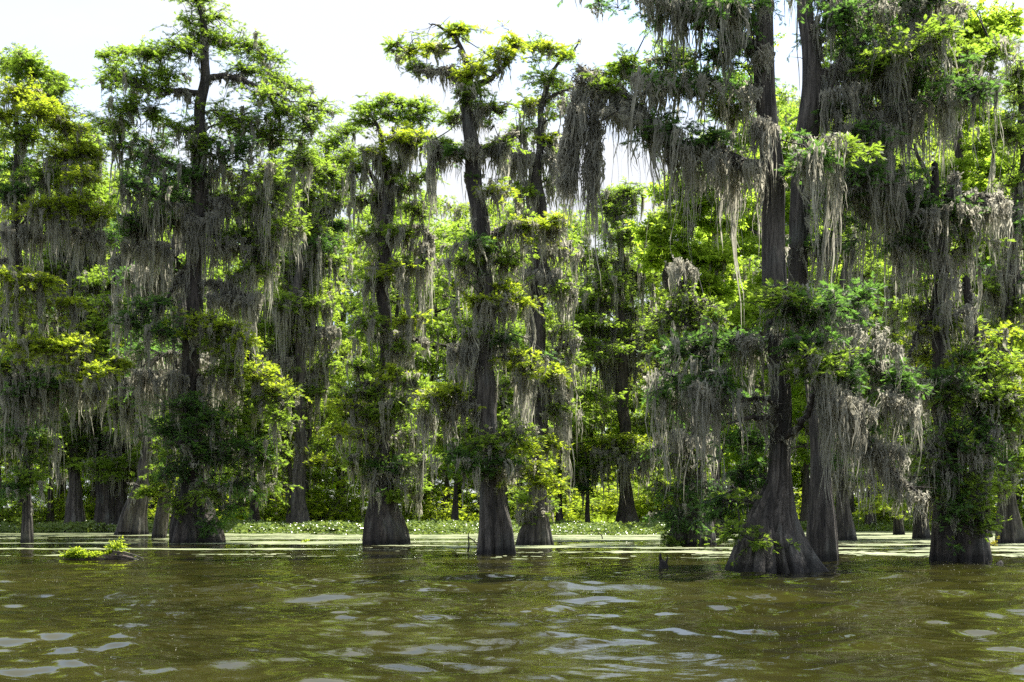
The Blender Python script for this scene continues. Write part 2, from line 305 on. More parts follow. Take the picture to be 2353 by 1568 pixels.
# ------------------------------------------------------------------ a surveyed tree
def build_tree(name, label, cat, base_py, stems, pads, limbs=(), curtains=(), D=None, leaf='NEED', bark='bark', group=None,
               lobes=9, amp=0.2, dens=1.0, moss=1.0, trunkmoss=0.0, z0=-0.6, seed=1, ssz=1.0, spread=0.75, ground=0.0, fill=1.0, wob=1.0):
    D = D or dist_at(base_py); ppm = FPX / D
    bx = stems[0][0][0]
    base = P3(bx, base_py, D); base[2] = ground
    root = thing(name, label, cat, base, group)
    sp = []
    for i, st in enumerate(stems):
        pts = []
        for j, q in enumerate(st):
            p = P3(q[0], q[1], D + (q[3] if len(q) > 3 else 0)); pts.append([p[0], p[1], p[2], q[2] / 2 / ppm])
        pts = np.array(pts)
        if i == 0 and pts[0, 2] > ground - .3: pts[0, 2] = ground
        a = Acc()
        s = trunk(a, pts, z0 if i == 0 else pts[0, 2] - .2, lobes if i == 0 else 5, amp if i == 0 else .02, seed=seed * 7 + i, fade=1.0 + pts[0, 3] * .7, wob=wob)
        a.obj('trunk' if i == 0 else 'stem', M[bark], base, root, True); sp.append(s)
    allS = np.vstack(sp); allP = [allS]
    tpl = BROAD if leaf == 'BROAD' else NEED
    def attach(c, rmax):
        Q = np.vstack(allP)
        hd = np.hypot(Q[:, 0] - c[0], Q[:, 1] - c[1])
        zt = c[2] - 0.22 * hd
        k = np.argmin(np.abs(Q[:, 2] - zt) + 0.6 * hd + (Q[:, 3] < rmax * .4) * .7)
        return Q[k]
    for lb in limbs:       # explicit limbs: [(px,py,w,(dz))...], moss density, moss length px
        pts, mdens, ml = lb
        p = np.array([[*P3(q[0], q[1], D + (q[3] if len(q) > 3 else 0)), q[2] / 2 / ppm] for q in pts])
        s = smooth_path(p, max(10, 5 * len(p))); s[1:-1, :3] += RNG.normal(0, .02, (len(s) - 2, 3))
        w = Acc(); tubes(w, s[None, :, :3], np.maximum(s[None, :, 3], .006), 10)
        # bare side twigs
        allP.append(s[2:].copy())
        nt_ = len(s) // 2; ki = RNG.integers(2, len(s), nt_); dd = norm(RNG.normal(0, 1, (nt_, 3)) + [0, 0, .2]); Lt = U(.2, .8, nt_)[:, None]
        A0 = s[ki, :3]; tubes(w, np.stack([A0, A0 + dd * Lt * .5 + RNG.normal(0, .05, (nt_, 3)), A0 + dd * Lt], 1), np.broadcast_to(np.array([.015, .01, .004]), (nt_, 3)), 4)
        wo = w.obj('branch', M['bark_dark'], base, root, True)
        if mdens > 0:
            ln = np.linalg.norm(s[-1, :3] - s[0, :3]); nb = int(mdens * ln * 8)
            t = U(0.05, 1, nb) * (len(s) - 1); i = t.astype(int).clip(0, len(s) - 2); fr = (t - i)[:, None]
            A = s[i, :3] * (1 - fr) + s[i + 1, :3] * fr + RNG.normal(0, .07, (nb, 3))
            env = 0.6 + 0.4 * np.sin(A[:, 0] * 3.1 + 2 * A[:, 2])
            m_ = Acc(); beards(m_, A, ml / ppm * env * U(.4, 1.3, nb), D, 9); m_.obj('hanging_moss', M['moss'], base, wo)
    pc = []
    for pd in pads:
        pc.append(P3(pd[0], pd[1], D + (pd[7] if len(pd) > 7 else 0)))
    pc = np.array(pc) if pads else np.zeros((0, 3))
    for pd in pads:
        px, py, rx, ry, kind = pd[:5]
        ms = (pd[5] if len(pd) > 5 else 1.0) * moss; ml = (pd[6] if len(pd) > 6 else 75) / ppm
        RX, RZ = rx / ppm, ry / ppm
        dz = pd[7] if len(pd) > 7 else U(-spread, spread) * min(RX * 1.4 + abs(px - bx) / ppm * .5, 3.5)
        if kind == 'b' and D > 50: dz -= 0.8
        DD = D + dz; c = P3(px, py, DD)
        RX, RZ = rx / FPX * DD, ry / FPX * DD
        RZ = max(RZ * 1.05, .28 * RX); rt = float(np.clip(min(RX, RZ * 1.2) * .72, 0.32, 0.8)); n_s = .8
        n = int(np.clip(dens * 2.9 * RX * (RX * .8 + .3) * RZ / rt ** 3 * .75 + 5, 6, 90))
        u = norm(RNG.normal(0, 1, (n, 3))) * (U(0.05, 1.35, n) ** 0.6)[:, None]
        C = c + u * np.array([RX, min(RX, 2.2) * .8, RZ * .85]) * .85
        C[:, 2] = np.maximum(C[:, 2], ground + .25)
        wood, fol, mos = Acc(), Acc(), Acc()
        # main limb from trunk to pad
        at = attach(c, .04); dl = np.linalg.norm(c - at[:3])
        r0 = min(at[3] * .5, 0.022 + 0.013 * dl); mid = (at[:3] + c) / 2 + np.array([U(-.16, .16), U(-.2, .2), U(-.10, .16)]) * dl
        q1 = at[:3] * .72 + mid * .28 + np.array([U(-.05, .05), U(-.05, .05), U(0, .06)]) * dl
        lp = smooth_path(np.array([at[:3], q1, mid, c]), 12)
        lp[1:-1] += RNG.normal(0, .035 * min(dl, 3) / 2, (10, 3))
        tubes(wood, lp[None], np.linspace(r0, .022, 12)[None], 8)
        allP.append(np.column_stack([lp[4:], np.linspace(r0, .022, 12)[4:]]))
        nf = int(min(18, dl * 3.4) * fill)
        if nf and ms >= 0: C = np.vstack([C, lp[RNG.integers(3, 11, nf)] + RNG.normal(0, .42, (nf, 3)) * [1, 1, .45]]); n = len(C)
        if leaf != 'BROAD' and len(pc) > 3 and kind != 'D':
            dd_ = np.linalg.norm(pc - c, axis=1); nb_ = np.argsort(dd_)[1:5]; nb_ = nb_[dd_[nb_] < 4.5]
            if len(nb_):
                ni = int(9 * fill * fill) + 1; tt_ = U(.15, .75, (ni, 1)); tgt = pc[nb_[RNG.integers(0, len(nb_), ni)]]
                C = np.vstack([C, c * (1 - tt_) + tgt * tt_ + RNG.normal(0, .38, (ni, 3))])
        n = len(C)
        # secondary limbs to tufts
        k = np.argmin(np.linalg.norm(C[:, None] - lp[None], axis=2) + U(0, .6, (n, 12)), 1).clip(2, 11); A0 = lp[k]; mm = (A0 + C) / 2 + RNG.normal(0, .12, (n, 3)) * np.linalg.norm(C - A0, axis=1)[:, None] + [0, 0, .04]
        pth = np.stack([A0, A0 * .4 + mm * .6, mm * .5 + C * .5 + RNG.normal(0, .03, (n, 3)), C], 1)
        tubes(wood, pth, np.broadcast_to(np.array([.022, .018, .013, .008]), (n, 4)), 4)
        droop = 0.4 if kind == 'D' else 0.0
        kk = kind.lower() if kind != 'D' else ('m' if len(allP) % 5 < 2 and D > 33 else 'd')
        S = (0.11 + D * .0009) * ssz
        if leaf == 'BROAD': S *= 1.5
        ns = int(np.clip(34 * (rt / .5) ** 1.3 / (S / .2) ** 1.2 * (.55 if kind == 'D' else 1), 14, 80))
        tufts(fol, wood, C, rt * U(.6, 1.2, n), ns, S, tpl, flat=.75, droop=droop)
        na = int(np.clip(22 + 22 * RX, 22, 70) * dens) if leaf != 'BROAD' else 3
        aa = U(0, 6.28, na); ae = RNG.normal(.08, .24, na) - droop * .8
        arms(fol, wood, np.vstack([C, lp[6:]])[RNG.integers(0, n + 6, na)] + RNG.normal(0, .05, (na, 3)), np.stack([np.cos(aa) * np.cos(ae), np.sin(aa) * np.cos(ae), np.sin(ae)], -1), U(.35, 1.2, na) * max(.6, min(RX, 1.5)), S * 1.05, tpl, 16)
        wo = wood.obj('branch', M['bark_dark'], base, root, True)
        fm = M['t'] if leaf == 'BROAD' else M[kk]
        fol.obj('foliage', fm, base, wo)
        if ms > 0:
            nb = int(ms * (RX * 4.2 + 1.2)); ci = RNG.integers(0, n, nb)
            A = C[ci] + RNG.normal(0, rt * .45, (nb, 3)) * [1, 1, .25]
            nl = int(ms * dl * 1.3); ki = RNG.integers(2, 12, nl) if nl else np.zeros(0, int)
            A = np.vstack([A, lp[ki]]) if nl else A; ml = ml * 1.2
            # neighbouring strands share a length: long hanks beside bare stretches
            env = 0.55 + 0.45 * np.sin(A[:, 0] * 2.3 + px) * np.sin(A[:, 1] * 1.7 + 1)
            beards(mos, A, ml * env * U(.6, 1.6, len(A)), D, 9)
            v = mos
            v.obj('hanging_moss', M['moss'], base, wo)
    for cu in curtains:    # hanging curtains of moss: x0,y0,x1,y1,len px,density,dz0,dz1
        x0, y0, x1, y1, ml, de = cu[:6]; dz0, dz1 = cu[6:8] if len(cu) > 6 else (-1.0, 1.0)
        ln = math.hypot(x1 - x0, y1 - y0) / ppm; nb = int(de * (ln * 8 + 3))
        t = U(0, 1, nb); dz = U(dz0, dz1, nb)
        A = np.array([P3(x0 + (x1 - x0) * a, y0 + (y1 - y0) * a + U(-12, 12), D + b) for a, b in zip(t, dz)])
        env = 0.6 + 0.4 * np.sin(t * ln * 2.6 + x0) * np.cos(t * ln * 1.1)
        m_ = Acc(); w_ = Acc(); beards(m_, A, np.minimum(ml / ppm * env * U(.5, 1.25, nb), A[:, 2] - ground - .05), D, 10, .11)
        Q = np.vstack(allP); nn = min(len(A), 10 + int(3 * ln)); B = A[RNG.permutation(len(A))[:nn]]
        kq = np.argmin(np.linalg.norm(B[:, None] - Q[None, :, :3], axis=2), 1); Q0 = Q[kq, :3]; dlq = np.linalg.norm(B - Q0, axis=1)[:, None]
        m1 = Q0 * .65 + B * .35 + [0, 0, .10] * dlq + RNG.normal(0, .05, (nn, 3)) * dlq; m2 = Q0 * .3 + B * .7 + [0, 0, .10] * dlq + RNG.normal(0, .05, (nn, 3)) * dlq
        tubes(w_, np.stack([Q0, m1, m2, B], 1), np.array([.024, .02, .014, .006]) * np.clip(dlq * .7, .4, 1.3), 4)
        wo = w_.obj('branch', M['bark_dark'], base, root, True)
        m_.obj('hanging_moss', M['moss'], base, wo)
    if trunkmoss > 0:      # moss and small sprigs clinging to the stem itself
        ok = allS[allS[:, 2] > allS[0, 2] + 1.8]
        nb = int(trunkmoss * len(ok) * .32); k = RNG.integers(0, len(ok), nb); a = U(0, 6.28, nb)
        A = ok[k, :3] + np.stack([np.cos(a), np.sin(a), 0 * a], -1) * (ok[k, 3] + .01)[:, None]
        m_ = Acc(); beards(m_, A, U(.3, 1.5, nb), D, 6, .09); m_.obj('hanging_moss', M['moss'], base, root)
    return root

# ------------------------------------------------------------------ the surveyed cypresses
CY = 'cypress'
# 1. nearest, big flared tree on the right
build_tree('cypress_tree', 'nearest and widest cypress, flared fluted grey base right of the forked snag', CY, 1310,
  [[(1769,1310,216),(1768,1285,190),(1767,1250,158),(1768,1215,130),(1771,1180,104),(1778,1150,84),(1788,1100,56),(1791,1050,47),(1793,950,46),(1792,870,44),(1788,760,50),(1780,640,54),(1779,520,50),(1775,400,50),(1765,300,46),(1754,150,46),(1758,60,38),(1762,-60,30),(1760,-200,18)]],
  [(1800,690,70,32,'m',2.2,80,-1.2),(1880,720,90,42,'d',2.5,110,-1),(1960,690,80,36,'d',2.5,150,0),(1700,790,60,30,'d',2.5,130,0),(1600,800,75,42,'d',2.5,150,-.5),
   (1560,880,70,50,'D',2.5,180,0),(1640,870,70,55,'D',2.8,220,-1),(1850,785,60,30,'d',2,100,-1.4),(1880,830,75,48,'m',2.8,230,-1.8),(1920,880,60,55,'d',2.8,240,-1),(2030,850,60,34,'d',2.5,150,.5),
   (1990,950,45,60,'D',3,160,0),(1690,940,60,40,'d',1.5,120,1),(2080,890,45,34,'d',3,200,0),
   (1720,1010,60,40,'d',1,80,1),(1700,1090,50,60,'D',1,90,.5),(1660,1150,40,60,'D',.6,50,.4),(1690,1220,22,22,'m',.2,30,-1.2),
   (1870,370,60,26,'d',3,180,-1),(1940,345,60,24,'m',3,200,0),(1400,200,40,14,'m',2,60,0),(1450,160,55,26,'m',2,110,1),(1540,130,50,26,'m',2,110,1),(1600,190,60,34,'d',3,160,0),(1510,190,60,30,'d',3,160,1),
   (1670,260,50,30,'m',3,130,1),(1600,330,70,34,'d',3,150,0),(1520,300,60,34,'d',3,160,0),(1700,200,40,30,'d',2,120,1),(1650,120,60,30,'d',3,120,0),(1560,20,80,30,'d',4,150,0),(1680,20,80,30,'d',4,150,-1),
   (1570,-60,110,34,'d',4,140,0),(1500,-30,40,26,'d',5,140,0),(1780,-60,150,50,'d',3,150,0),(1340,-40,20,14,'d',2,90,0)],
  [([(1756,385,34),(1690,368,26),(1645,335,22),(1570,335,18),(1496,273,15),(1438,219,11),(1385,190,8),(1328,150,4)],2.6,210),
   ([(1345,165,6),(1328,230,5),(1314,300,4),(1304,370,3),(1302,420,2)],7,230),([(1375,190,6),(1368,260,5),(1362,340,4),(1356,400,3)],6,200),
   ([(1745,115,26),(1690,85,24),(1640,45,20),(1570,-40,16)],2.5,120),
   ([(1770,60,26),(1700,30,22),(1650,0,18),(1600,-60,14)],2.5,120),
   ([(1795,1010,16,-.2),(1850,960,14,-1.0),(1872,905,8,-1.4)],.6,70),
   ([(1960,1010,18,0),(2010,1050,17,0),(2070,1100,10,0),(2120,1140,4,0)],2.2,90),
   ([(1790,970,12,-.2),(1720,960,9,-.8),(1670,975,4,-1.2)],.5,70),
   ([(1785,930,12,-.2),(1730,915,8,-.7),(1680,930,4,-1)],1,90)],
  [(1335,230,1440,265,200,2.4),(1430,260,1560,300,230,2.2),(1560,340,1740,380,260,2.0),(1460,170,1740,200,170,2.2,-1,1.5),(1470,-10,1700,20,120,2.2),(1600,400,1760,400,420,.8,0,1.5),
   (1590,880,1650,900,260,3,-1.6,-.6),(1880,880,1960,920,280,3.2,-2,-1),(1930,900,2010,940,260,2.4,-1.4,-.4),(1700,780,1760,800,170,1.8,-1.4,-.6),(1800,790,1860,820,110,1.2,-1.4,-.8),(1940,760,2070,800,200,1.6),(2020,900,2110,930,270,2.8,-.8,.2),(1960,1000,2090,1040,130,2.0,-.3,.3),(1995,1090,2010,1090,200,.7,-.2,.2),
   (1730,280,1775,280,260,1.6,-.8,-.4),(1740,120,1770,120,150,1.6,-.7,-.3)],
  lobes=13, amp=.21, seed=3, spread=.8, fill=.4, wob=.15, trunkmoss=.6, moss=1.35)
# 2. its neighbour behind right
build_tree('cypress_tree', 'cypress close behind the widest one on its right, plain wet trunk without flare', CY, 1288,
  [[(1889,1288,74),(1888,1240,70),(1888,1180,60),(1886,1120,48),(1884,1020,44),(1872,900,42),(1852,780,42),(1834,650,42),(1838,520,44),(1842,400,48),(1855,300,52),(1864,200,42),(1864,120,38),(1850,20,34),(1846,-100,26),(1845,-260,14)]],
  [(1960,130,60,26,'d',3,200),(2030,150,60,30,'m',3,160),(2100,110,70,34,'d',3,180),(2150,80,70,34,'m',2,130),(2220,140,60,28,'m',3,130),(2280,110,50,30,'m',2,100),(2080,190,60,30,'d',3,180),(2180,190,60,26,'d',3,150),
   (1930,50,50,40,'d',3,180),(2010,10,80,34,'d',4,160),(2110,0,60,30,'d',4,200),(1900,-70,120,40,'d',3,200),(2230,210,50,24,'d',4,140),(2000,300,60,30,'D',3,160),(2060,260,50,26,'d',3,170),(1910,250,40,26,'d',3,200),
   (1980,400,60,26,'d',4,220),(2050,420,60,30,'d',4,250),(2110,470,50,24,'d',4,260),(1930,470,50,20,'d',4,260),(1890,560,40,20,'d',3,200)],
  [([(1862,190,30),(1905,165,24),(1955,145,20),(2060,160,14),(2150,130,8)],3,170),
   ([(1850,345,30),(1900,330,26),(1960,295,24),(2040,270,18),(2110,230,10)],3,150),
   ([(1860,160,20),(1880,110,18),(1872,60,12)],2,100),
   ([(2170,190,9),(2150,220,8),(2110,225,6),(2060,190,4)],2,60)],
  [(1880,210,1990,200,250,2.0),(1990,250,2120,260,260,2.0),(1900,390,2010,380,330,2.0),(2000,400,2110,430,330,1.8),(2160,180,2300,190,120,2.0),(2090,0,2120,10,200,2),(2170,10,2230,20,140,1.5),(1900,0,2060,10,150,1.8),(1890,700,1990,720,200,1.6)],
  lobes=5, amp=.05, seed=5, wob=.15, moss=1.3, trunkmoss=1.0)
# 3. two-stemmed mossy tree at right
build_tree('cypress_tree', 'broad twin-stemmed cypress at the right with shaggy moss-covered lower trunk', CY, 1288,
  [[(2206,1288,128),(2204,1240,122),(2200,1180,108),(2192,1120,84),(2180,1040,50),(2168,940,38),(2158,820,32),(2155,700,30),(2156,600,28),(2150,480,22),(2148,380,14)],
   [(2226,1180,50,-.2),(2246,1100,40),(2250,1000,34),(2256,900,30),(2240,780,22),(2215,640,16)]],
  [(2130,1020,50,60,'D',3,120),(2180,880,60,44,'d',2.5,130,-1),(2230,900,60,44,'m',1.5,110,-1),(2190,1000,60,50,'d',2,140,-.8),(2250,1020,60,50,'d',2,120,-.8),(2290,930,60,36,'m',2,130,-.4),(2330,900,50,36,'b',1,90,0),(2320,980,50,36,'m',1.5,120,0),
   (2150,1100,44,50,'D',2,90,-.8),(2240,1130,50,50,'m',1.5,80,-1),(2190,1180,36,40,'d',1,60,-1.2),(2260,1210,22,36,'m',.5,40,-.8),
   (2230,820,50,34,'m',2,110,0),(2120,820,40,26,'b',1.5,90,.5),(2170,740,40,20,'m',2,110,0),(2100,700,40,22,'m',2,140,.5),(2290,840,44,30,'m',1,90,0),(2300,780,40,26,'b',1,90,1),
   (2130,500,50,20,'d',4,220,0),(2200,480,60,20,'d',4,150,0),(2070,560,50,24,'d',4,200,0),(2240,560,44,20,'m',3,160,0)],
  [([(2150,480,20),(2200,455,16),(2260,450,12),(2310,465,6)],3,180),([(2156,720,16),(2110,760,12),(2090,820,6)],1,90),([(2170,470,22),(2190,430,14),(2195,395,4)],2,60)],
  [(2090,480,2180,480,280,2.2),(2200,480,2320,470,200,2.0),(2150,700,2230,720,200,1.6),(2090,900,2140,920,250,2.2),(2150,1000,2260,1010,220,1.8,-1.2,-.4),(2100,1110,2150,1130,170,1.6,-.4,.4),(2170,640,2200,640,200,1.5)],
  lobes=11, amp=.10, seed=9, dens=.6, trunkmoss=3.0, bark='bark_dark', moss=1.2)
# 4. leaning tree at the right edge
build_tree('cypress_tree', 'leaning cypress at the right edge of the photo, blue-grey flared base', CY, 1249,
  [[(2320,1249,66),(2318,1210,56),(2314,1160,42),(2310,1080,32),(2306,1000,30),(2296,900,34),(2302,800,34),(2314,700,30),(2330,600,26),(2342,480,22),(2346,350,18),(2350,200,12)]],
  [(2300,1110,40,24,'m',2,90),(2345,1050,40,26,'m',1,90),(2330,860,40,28,'b',1,100),(2280,760,50,26,'m',2,130),(2330,520,50,26,'d',3,190),(2350,420,50,26,'m',2,130),(2310,300,50,30,'m',2,110),(2345,160,50,40,'m',1,90),(2350,700,40,30,'m',2,160),(2250,660,40,20,'m',2,150)],
  [([(2300,880,22),(2340,900,14),(2380,880,6)],1,90)],
  [(2280,480,2350,470,340,1.7),(2270,900,2350,930,230,1.8),(2260,620,2350,640,240,1.5)], lobes=9, amp=.14, seed=12, trunkmoss=1.2)
# 5. drooping tree left of the nearest
build_tree('cypress_tree', 'cypress left of the widest trunk, base half hidden by drooping dark green sprays', CY, 1252,
  [[(1591,1252,108),(1592,1225,100),(1594,1190,84),(1597,1150,62),(1600,1090,46),(1602,1000,38),(1604,900,32),(1606,800,22),(1612,720,10),(1618,690,3)]],
  [(1560,1130,50,60,'D',1,90,-1),(1530,1180,40,50,'D',.8,60,-1),(1590,1190,46,50,'D',.6,50,-1.6),(1510,1110,40,50,'D',.8,60,-.5),(1570,1060,60,50,'D',1.5,110,-1),(1620,1120,44,50,'D',1,80,-1.5),(1530,1030,50,40,'D',1.5,90,0),
   (1570,960,60,50,'d',2,110,0),(1540,830,50,50,'m',2,160,0),(1520,740,50,46,'m',2,150,0),(1570,690,50,36,'m',2,130,0),(1630,720,50,30,'m',2,110,0),(1500,900,40,40,'m',1.5,130,0),(1540,1235,26,14,'D',.2,20,-1.5)],
  [], [(1540,1000,1640,1010,190,1.8,-1.4,-.4),(1540,600,1600,620,120,1.2)], lobes=9, amp=.16, seed=15, dens=.5, trunkmoss=1.2)
# 6. clearing tree
build_tree('cypress_tree', 'slender cypress in the far bright clearing with a dark cone-shaped base', CY, 1219,
  [[(1440,1219,70),(1440,1196,54),(1439,1165,38),(1438,1130,30),(1434,1000,26),(1431,900,28),(1430,830,32),(1428,780,22),(1427,680,18),(1426,580,13),(1422,500,8)],
   [(1428,830,18),(1405,800,14),(1388,775,9),(1375,762,2)],[(1432,830,18),(1450,795,14),(1475,770,8),(1490,760,2)]],
  [(1370,1020,50,14,'b',2,110,2.5),(1430,1012,50,14,'b',2,110,-2),(1500,1020,56,16,'b',2,90,2.5),(1330,1040,44,16,'b',1,70,1),(1470,1035,50,14,'m',3,90,-3),(1540,1035,36,14,'b',1.5,70,2),
   (1380,760,50,26,'m',3,150),(1450,720,50,30,'m',3,140),(1500,760,50,30,'m',2,140),(1400,650,60,34,'m',2,110),(1470,620,60,30,'m',2,110),(1360,590,50,20,'m',2,100),(1440,540,50,30,'m',2,90),(1390,470,50,30,'m',2,80),(1450,440,44,26,'m',2,80),(1340,700,50,24,'m',3,140),(1500,870,50,40,'b',.6,80,4),(1380,880,50,36,'m',1,100,4)],
  [([(1434,860,14),(1400,830,11),(1365,820,8),(1345,800,5)],2.5,110),([(1430,870,12),(1450,850,10),(1490,860,5)],1,90)],
  [(1340,790,1420,800,150,2.0),(1440,790,1540,780,150,2.0),(1360,1040,1500,1045,110,2.2,-3.5,-2)], lobes=8, amp=.12, seed=18, bark='bark_dark')
build_tree('cypress_sapling', 'thin dark young cypress left of the slender clearing tree', CY, 1213,
  [[(1351,1213,18),(1350,1190,12),(1350,1150,9),(1349,1100,8),(1348,1040,6)]],
  [(1350,1070,40,18,'m',2.5,70),(1320,1090,34,16,'m',2,60),(1390,1060,30,16,'m',2,60),(1340,1120,20,10,'d',1,40)], D=104, lobes=6, amp=.1, seed=20, bark='bark_dark')
# 7. centre-right bent tree
build_tree('cypress_tree', 'cypress with a bent trunk, dark ribbed base standing alone in open water right of centre', CY, 1272,
  [[(1143,1272,88),(1142,1240,82),(1139,1200,72),(1134,1165,62),(1130,1130,54),(1126,1060,42),(1117,980,46),(1112,900,50),(1112,850,46),(1118,780,40),(1120,700,38),(1112,620,34),(1100,540,38),(1095,450,36),(1090,380,36),(1084,300,30),(1078,230,24),(1073,190,22),(1064,140,12),(1050,100,9),(1038,72,6)]],
  [(1000,110,44,12,'b',1.2,40,.4),(940,120,34,10,'b',1,40,.6),(905,106,14,7,'m',.5,20,.6),(955,160,28,10,'m',2.5,75,.4),(1045,75,26,8,'b',.6,30,0),(1060,70,14,8,'m',.4,20,0),(1100,160,40,14,'b',1.2,50,-.5),(1140,125,44,14,'b',.8,40,-.4),(1180,100,36,12,'b',.5,30,0),(1075,170,26,16,'b',1,50,-.5),(1085,205,34,12,'m',1.5,70,-.6),
   (1040,270,26,12,'m',2,60,.5),(1130,250,40,12,'m',2.5,90,0),(1010,330,40,14,'m',3,120,.4),(1150,330,44,16,'m',3,160,0),(1040,350,30,10,'d',3,90,-.4),
   (1140,440,30,14,'b',2,90,-.6),(1220,518,50,11,'b',2.5,110,-.4),(1270,508,36,11,'b',2,110,-.4),(1180,520,36,10,'m',2,90,0),(1100,560,60,16,'d',3,80,-.8),(1060,600,36,14,'m',3,130,-.4),(1160,600,50,16,'m',2.5,120,0),
   (1100,690,44,14,'b',2.5,120,-.9),(1160,660,34,20,'b',1,80,.3),(1200,690,44,26,'b',2,120,0),(1080,760,40,20,'m',3,130,-.4),(1160,780,40,20,'d',3,130,0),
   (1190,820,30,18,'b',1.5,80,-.2),(1220,850,40,20,'b',2,120,-.4),(1010,910,50,20,'b',2,100,-.6),(970,940,36,20,'m',2,110,0),(1050,900,26,16,'b',1.5,110,-.6),
   (1060,1050,50,28,'d',1.5,110,-.9),(1130,1020,50,30,'m',1,80,-1),(1190,990,44,20,'m',1.2,80,-.6),(1210,1030,40,24,'b',1,70,-.8),(1235,1080,36,22,'b',1,70,-.6),(1100,1080,36,22,'d',1,60,-1),(1160,1060,36,22,'d',1,70,-1),
   (1290,1120,34,14,'b',.8,50,-.4),(1245,1115,34,18,'b',.8,60,-.6)],
  [([(1073,185,16),(1040,160,10),(1000,162,8),(955,165,4)],2.5,70),([(1076,200,16),(1120,185,13),(1150,160,10),(1185,115,6)],1.2,45),([(1050,100,8),(1030,75,7),(1005,60,4),(985,54,2)],.3,20),
   ([(1092,350,20),(1060,350,15),(1020,345,10),(985,330,5)],3,110),([(1092,350,18),(1140,330,14),(1190,300,9)],3,120),([(1086,265,14),(1115,250,11),(1155,258,6)],2.5,70),
   ([(1104,560,20),(1150,530,18),(1200,520,12),(1290,522,6)],2.5,110),([(1112,880,22),(1080,920,18),(1050,930,12),(1020,905,6)],2.5,150),([(1117,840,14),(1090,800,10),(1070,760,6)],2,100)],
  [(1030,800,1100,800,170,2.2,-.8,.2),(1060,340,1110,340,160,1.5,-.6,-.2),(1100,700,1170,700,150,2.2,-.8,0),(1020,940,1100,930,190,2.2,-.4,.4),(1110,1080,1190,1080,110,1.6,-.6,.2),(1180,870,1230,880,180,1.8)],
  lobes=10, amp=.17, seed=22, trunkmoss=1.5, fill=.45, dens=.62, spread=.8, moss=1.2)
# 8. tree just right of it, behind
build_tree('cypress_tree', 'cypress right behind the bent one, split hollow base with two feet in the water', CY, 1253,
  [[(1238,1253,74),(1238,1225,62),(1237,1190,50),(1237,1140,42),(1239,1050,36),(1241,950,34),(1240,830,34),(1238,700,32),(1236,600,30),(1238,480,30),(1236,410,28),(1240,380,20),(1243,300,14),(1246,220,12),(1262,170,9),(1290,135,8),(1322,112,5),(1335,92,3)],
   [(1200,1253,32),(1205,1225,26),(1222,1180,20),(1232,1140,16)]],
  [(1210,105,46,12,'m',.8,40,0),(1260,110,40,14,'b',.6,40,0),(1300,125,26,14,'m',.6,40,0),(1250,180,44,16,'m',1,50),(1290,200,30,12,'m',.6,40),(1220,240,50,14,'b',2,70),(1300,250,40,14,'m',1,50),(1190,300,40,14,'m',2.5,120),(1260,320,40,14,'b',2.5,120),(1300,350,30,14,'m',2.5,120),
   (1180,370,40,14,'m',3,130),(1280,420,36,20,'m',2.5,120),(1200,440,30,16,'m',2.5,120),(1290,560,40,20,'m',2.5,120),(1180,580,40,18,'m',3,120),(1290,660,50,22,'m',2.5,110),(1200,720,36,20,'m',2.5,120),(1290,760,40,20,'m',2.5,120),
   (1270,860,44,20,'b',2,110),(1310,820,44,24,'m',2,120),(1180,880,40,22,'m',3,130),(1290,940,40,26,'m',2.5,110),(1200,950,40,26,'m',3,110),(1260,1020,40,18,'b',1,80),(1200,1150,40,22,'m',2,60),(1250,1165,36,18,'m',1.5,60),(1220,1200,26,12,'m',1.5,50)],
  [([(1240,840,14),(1290,800,9),(1330,780,4)],2,80),([(1244,240,10),(1280,215,7),(1320,200,4)],.8,40)],
  [(1150,350,1230,360,130,2),(1250,350,1300,340,140,2),(1240,560,1330,570,120,2),(1200,620,1290,630,140,2),(1250,900,1310,910,130,2),(1190,1180,1260,1180,60,2,-.5,.2)],
  lobes=8, amp=.15, seed=25, trunkmoss=1.5, fill=.45, dens=.6)
